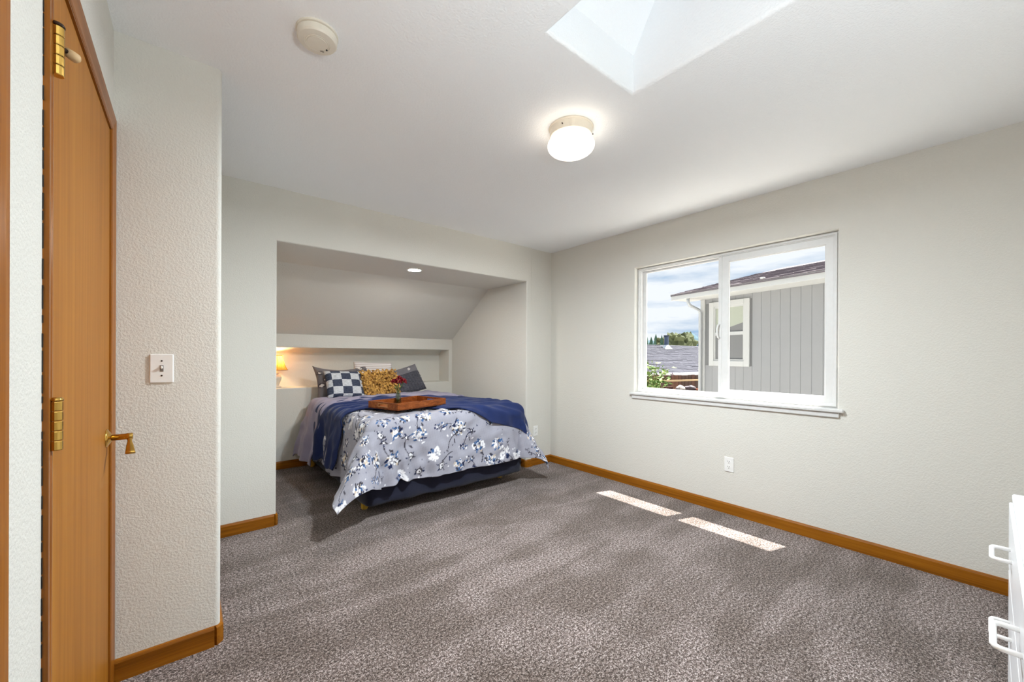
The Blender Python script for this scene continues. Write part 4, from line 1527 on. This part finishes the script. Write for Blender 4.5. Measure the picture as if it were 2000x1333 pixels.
for p in (A0,):
    q = p - en * .06
    g.add([tuple(v) for v in (q + Vector((0, 0, -.10)), q + ea * RL_ + Vector((0, 0, -.10)), q + ea * RL_ + Vector((0, 0, .02)), q + Vector((0, 0, .02)), p + en * .02 + Vector((0, 0, -.10)), p + en * .02 + ea * RL_ + Vector((0, 0, -.10)), p + en * .02 + ea * RL_ + Vector((0, 0, .02)), p + en * .02 + Vector((0, 0, .02)))], [(0, 1, 2, 3), (4, 7, 6, 5), (0, 4, 5, 1), (1, 5, 6, 2), (2, 6, 7, 3), (3, 7, 4, 0)])
g.build('gutter', M['trim_out'], h2)
bm_ = Matrix(((ea.x, en.x, 0, A0.x), (ea.y, en.y, 0, A0.y), (0, 0, 1, 0), (0, 0, 0, 1)))
g = G(); g.box((.3, .35, GZ), (RL_ - .3, 2 * RUN - .35, .55), 0, bm_); g.build('wall', flat('far_wall', srgb(150, 140, 128), .9), h2)
# vent pipe with flashing
vp = A0 + ea * 0 + up2 * (SL * .90)
vp = vp + ea * ((20.2 - vp.x) / ea.x) if False else A0 + ea * 11.55 + up2 * (SL * .86)
g = G(); g.tube([vp - Vector((0, 0, .05)), vp + Vector((0, 0, .62))], .11, 14); vpo = g.build('vent_pipe', flat('slate_blue_pipe', srgb(74, 88, 110), .6), h2, smooth=False)
g = G(); g.lathe([(.30, -.05), (.20, .06), (.13, .14), (.115, .16)], tuple(vp), 20); g.build('flashing', flat('bright_flashing', srgb(226, 230, 232), .35, .3), vpo)
g = G(); g.tube([vp + Vector((0, 0, .60)), vp + Vector((0, 0, .66))], .14, 14); g.build('cap', flat('dark_cap', srgb(46, 54, 66), .6), vpo)

# board fence
fence = root('fence', (12.0, 6.45, GZ), label='brown board fence in front of the low shingled house', cat='fence')
F0 = Vector((10.833, 6.789, 0)); F1 = Vector((13.039, 6.18, 0)); fd = (F1 - F0).normalized(); fn = Vector((fd.y, -fd.x, 0))
FMx = Matrix(((fd.x, fn.x, 0, F0.x - fd.x * 1.0), (fd.y, fn.y, 0, F0.y - fd.y * 1.0), (0, 0, 1, 0), (0, 0, 0, 1)))
browns = [flat('fence_brown_%d' % i, c, .85, bump=(18, .4, .006)) for i, c in enumerate((srgb(70, 42, 30), srgb(58, 37, 28), srgb(82, 50, 34), srgb(66, 46, 36)))]
for k in range(32):
    g = G(); zt_ = .66 + rr.uniform(-.012, .012)
    g.box((k * .145, -.02, GZ), (k * .145 + .137, .0, zt_), .003, FMx); g.build('board', browns[k % 4 if rr.random() < .6 else rr.randrange(4)], fence)
M['rail'] = flat('weathered_rail', srgb(150, 128, 96), .8)
for z_ in (.46, -.55):
    g = G(); g.box((0, .0, z_), (32 * .145, .05, z_ + .05), .003, FMx); g.build('rail', M['rail'], fence)

# building scraps stacked on trestles this side of the fence
deck = root('work_bench', (8.6, 4.6, GZ), label='dark wooden work bench with scraps below the fence', cat='bench')
DMx = Matrix.Translation((8.75, 4.75, 0)) @ Matrix.Rotation(math.radians(-28), 4, 'Z')
M['benchwood'] = flat('dark_bench_wood', srgb(56, 36, 26), .85)
g = G(); g.box((-1.2, -.35, .40), (1.2, .35, .44), .004, DMx); g.build('top', M['benchwood'], deck)
for sx_ in (-1.1, 1.1):
    for sy_ in (-.28, .28):
        g = G(); g.box((sx_ - .04, sy_ - .04, GZ), (sx_ + .04, sy_ + .04, .40), .003, DMx); g.build('leg', M['benchwood'], deck)
bits = (('plank', 'pale sawn plank lying slanted on the bench', 'plank', (-.62, .02, .462), (.62, .09, .03), 12, -1.5, srgb(160, 140, 112)),
        ('plank', 'orange-brown plank lying across the bench', 'plank', (-.02, .10, .462), (.42, .12, .03), -14, 1.5, srgb(150, 84, 44)),
        ('plank', 'short dark red plank standing on the bench', 'plank', (-.22, -.12, .497), (.20, .05, .11), 8, 0, srgb(72, 36, 28)),
        ('plank', 'rust coloured plank leaning at the right of the bench', 'plank', (.62, .16, .462), (.34, .10, .03), -30, 1.5, srgb(132, 66, 40)))
for nm, lb, ct, p, sz, rz_, ry_, c in bits:
    Mx = DMx @ Matrix.Translation(p) @ Matrix.Rotation(math.radians(rz_), 4, 'Z') @ Matrix.Rotation(math.radians(ry_), 4, 'Y')
    G().box((-sz[0] / 2, -sz[1] / 2, -sz[2] / 2), (sz[0] / 2, sz[1] / 2, sz[2] / 2), .004, Mx).build(nm, flat('scrap', c, .8), label=lb, cat=ct)
for nm, lb, p, c, sd_ in (('stone', 'grey stone on the work bench', (.34, -.10, .493), srgb(112, 104, 108), 2), ('stone', 'whitish stone on the work bench', (.06, -.12, .493), srgb(170, 164, 160), 3), ('stone', 'pinkish stone at the end of the work bench', (.66, -.10, .493), srgb(160, 132, 122), 4)):
    r2 = random.Random(sd_)
    vs, fs = softbox((-.08, -.05, -.05), (.08, .05, .03), .025, 4, 4, 4, 0, .05, sd_)
    Mx = DMx @ Matrix.Translation(p) @ Matrix.Rotation(sd_, 4, 'Z')
    recalc(mkobj(nm, [tuple(Mx @ Vector(v)) for v in vs], fs, flat('stone_tone', c, .85), label=lb, cat='stone'))

# flowering shrub close to the glass
M['leafA'] = flat('pale_leaf', srgb(136, 156, 92), .6)
M['leafB'] = flat('green_leaf', srgb(78, 104, 40), .6)
shrub = root('shrub', (5.35, 3.42, GZ), label='leafy green shrub at the lower left corner of the window view', cat='shrub')
gA, gB, gS = G(), G(), G()
rr = random.Random(14)
for st_ in range(10):
    tipz = rr.uniform(.82, 1.24)
    tip = Vector((5.35 + rr.uniform(-.10, .16), 3.36 + rr.uniform(-.28, .12), tipz))
    tip.y -= max(0, (1.05 - tipz)) * .35
    b0 = Vector((5.35, 3.42, GZ))
    mid = Vector((5.35 + rr.uniform(-.05, .1), 3.38 + rr.uniform(-.08, .04), .45))
    gS.tube([b0, mid, (mid + tip) / 2 + Vector((0, rr.uniform(-.04, .04), .03)), tip], [.012, .008, .006, .003], 5)
    for q in range(46):
        t = rr.random() ** .8
        p = mid.lerp(tip, t) + Vector((rr.uniform(-.07, .07), rr.uniform(-.07, .07), rr.uniform(-.05, .05)))
        d = Vector((rr.uniform(-1, 1), rr.uniform(-1, 1), rr.uniform(-.3, .7))).normalized()
        sd2 = d.cross(Vector((rr.uniform(-1, 1), rr.uniform(-1, 1), rr.uniform(-1, 1)))).normalized()
        L = rr.uniform(.05, .10); w2 = L * .26
        up_ = d.cross(sd2) * L * .12
        pts = [p, p + d * L * .45 + sd2 * w2, p + d * L + up_, p + d * L * .45 - sd2 * w2, p + d * L * .45 + up_]
        (gA if rr.random() < .45 else gB).add([tuple(v) for v in pts], [(0, 1, 4), (1, 2, 4), (2, 3, 4), (3, 0, 4)])
gS.build('branches', flat('shrub_bark', srgb(104, 96, 60), .8), shrub)
gA.build('pale_leaves', M['leafA'], shrub, kind='stuff')
gB.build('green_leaves', M['leafB'], shrub, kind='stuff')
g = G()
for k in range(6):
    a = 2 * PI * k / 6
    c = Vector((5.52, 3.035, .975))
    d = Vector((math.cos(a) * .4, math.cos(a), math.sin(a)))
    g.add([tuple(c), tuple(c + d * .022 + Vector((-.01, 0, .008))), tuple(c + d * .036), tuple(c + d * .022 + Vector((.01, 0, -.008)))], [(0, 1, 2, 3)])
g.build('purple_flower', flat('purple_petals', srgb(84, 40, 84), .7), shrub)
g = G(); g.tube([(5.40, 3.25, .80), (5.47, 3.12, .90), (5.52, 3.035, .97)], .004, 5); g.build('flower_stalk', M['leafB'], shrub)

# wooded hill on the skyline
hill = G()
vs, fs = [], []
nh = 60
for i in range(nh + 1):
    t = i / nh
    x, y = 120 - 40 * t + 60 * t, 110 - 130 * t
    zt_ = 4.6 + 3.6 * math.exp(-((t - .335) / .035) ** 2) + 2.4 * math.exp(-((t - .2) / .2) ** 2) + 2.2 * math.exp(-((t - .8) / .2) ** 2) + .35 * math.sin(t * 60)
    vs += [(x, y, GZ - .5), (x + 4, y, zt_), (x + 26, y, GZ - .5)]
for i in range(nh):
    for q in (0, 1):
        fs.append((i * 3 + q, (i + 1) * 3 + q, (i + 1) * 3 + q + 1, i * 3 + q + 1))
hill.add(vs, fs)
hill.build('hills', flat('blue_green_forest', srgb(66, 88, 98), .95, bump=(.5, 1.0, 1.0)), kind='structure', smooth=True)


def conifer(p, h, r, mat, label, cat='tree', rnd=False):
    o = root('conifer' if not rnd else 'broadleaf_tree', tuple(p), label=label, cat=cat, group='trees on the skyline')
    g = G(); g.tube([p, p + Vector((0, 0, h * .5))], [.25, .15], 6); g.build('trunk', M['benchwood'], o)
    g = G()
    r3 = random.Random(int(p.x * 10 + p.y * 7))
    if not rnd:
        for k in range(5):
            z0 = h * (.18 + .16 * k); z1 = min(h, z0 + h * .30); r0 = r * (1 - .18 * k)
            vs = [(p.x, p.y, p.z + z1)]
            for q in range(10):
                a = 2 * PI * q / 10; rq = r0 * (1 if q % 2 else .7) * r3.uniform(.85, 1.15)
                vs.append((p.x + rq * math.cos(a), p.y + rq * math.sin(a), p.z + z0 - r3.uniform(0, .05) * h))
            g.add(vs, [(0, 1 + q, 1 + (q + 1) % 10) for q in range(10)] + [tuple(range(10, 0, -1))])
    else:
        vs, fs = softbox((p.x - r, p.y - r, p.z + h * .25), (p.x + r, p.y + r, p.z + h), r * .6, 8, 8, 8, 0, .5, int(p.x))
        g.add(vs, fs)
    g.build('foliage', mat, o)
    return o


dk = flat('dark_conifer_green', srgb(40, 66, 54), .95)
ol = flat('olive_tree_green', srgb(66, 72, 46), .95)
for ti_, (px_t, h_, r_t, m_, rn, lb) in enumerate(((0.00, 6.9, 1.6, dk, False, 'dark conifer at the left of the skyline, next to the window frame'), (.10, 6.0, 1.5, dk, False, 'dark conifer, second from the left on the skyline'), (.19, 6.6, 1.6, dk, False, 'dark conifer left of the vent pipe'),
                                  (.30, 6.4, 1.4, dk, False, 'tall dark conifer just left of the blue vent pipe'), (.44, 5.6, 2.2, ol, True, 'olive tree right of the vent pipe'), (.56, 6.6, 1.3, dk, False, 'dark conifer between the two olive trees'), (.66, 6.4, 2.4, ol, True, 'wide olive tree below the blue hill'),
                                  (.78, 6.3, 1.5, dk, False, 'dark conifer right of the wide olive tree'), (.88, 5.6, 1.5, dk, False, 'lower dark conifer near the neighbour house'), (.97, 5.2, 1.4, dk, False, 'dark conifer partly behind the neighbour house'))):
    k_ = (.74, 1.0, 1.26)[ti_ % 3]
    p = Vector(((76.3 + 5.0 * px_t) * k_, (47.9 - 9.4 * px_t) * k_, GZ))
    conifer(p, (h_ + 1.0 - 2.58) * k_ + 2.58, r_t * k_, m_, lb, rnd=rn)
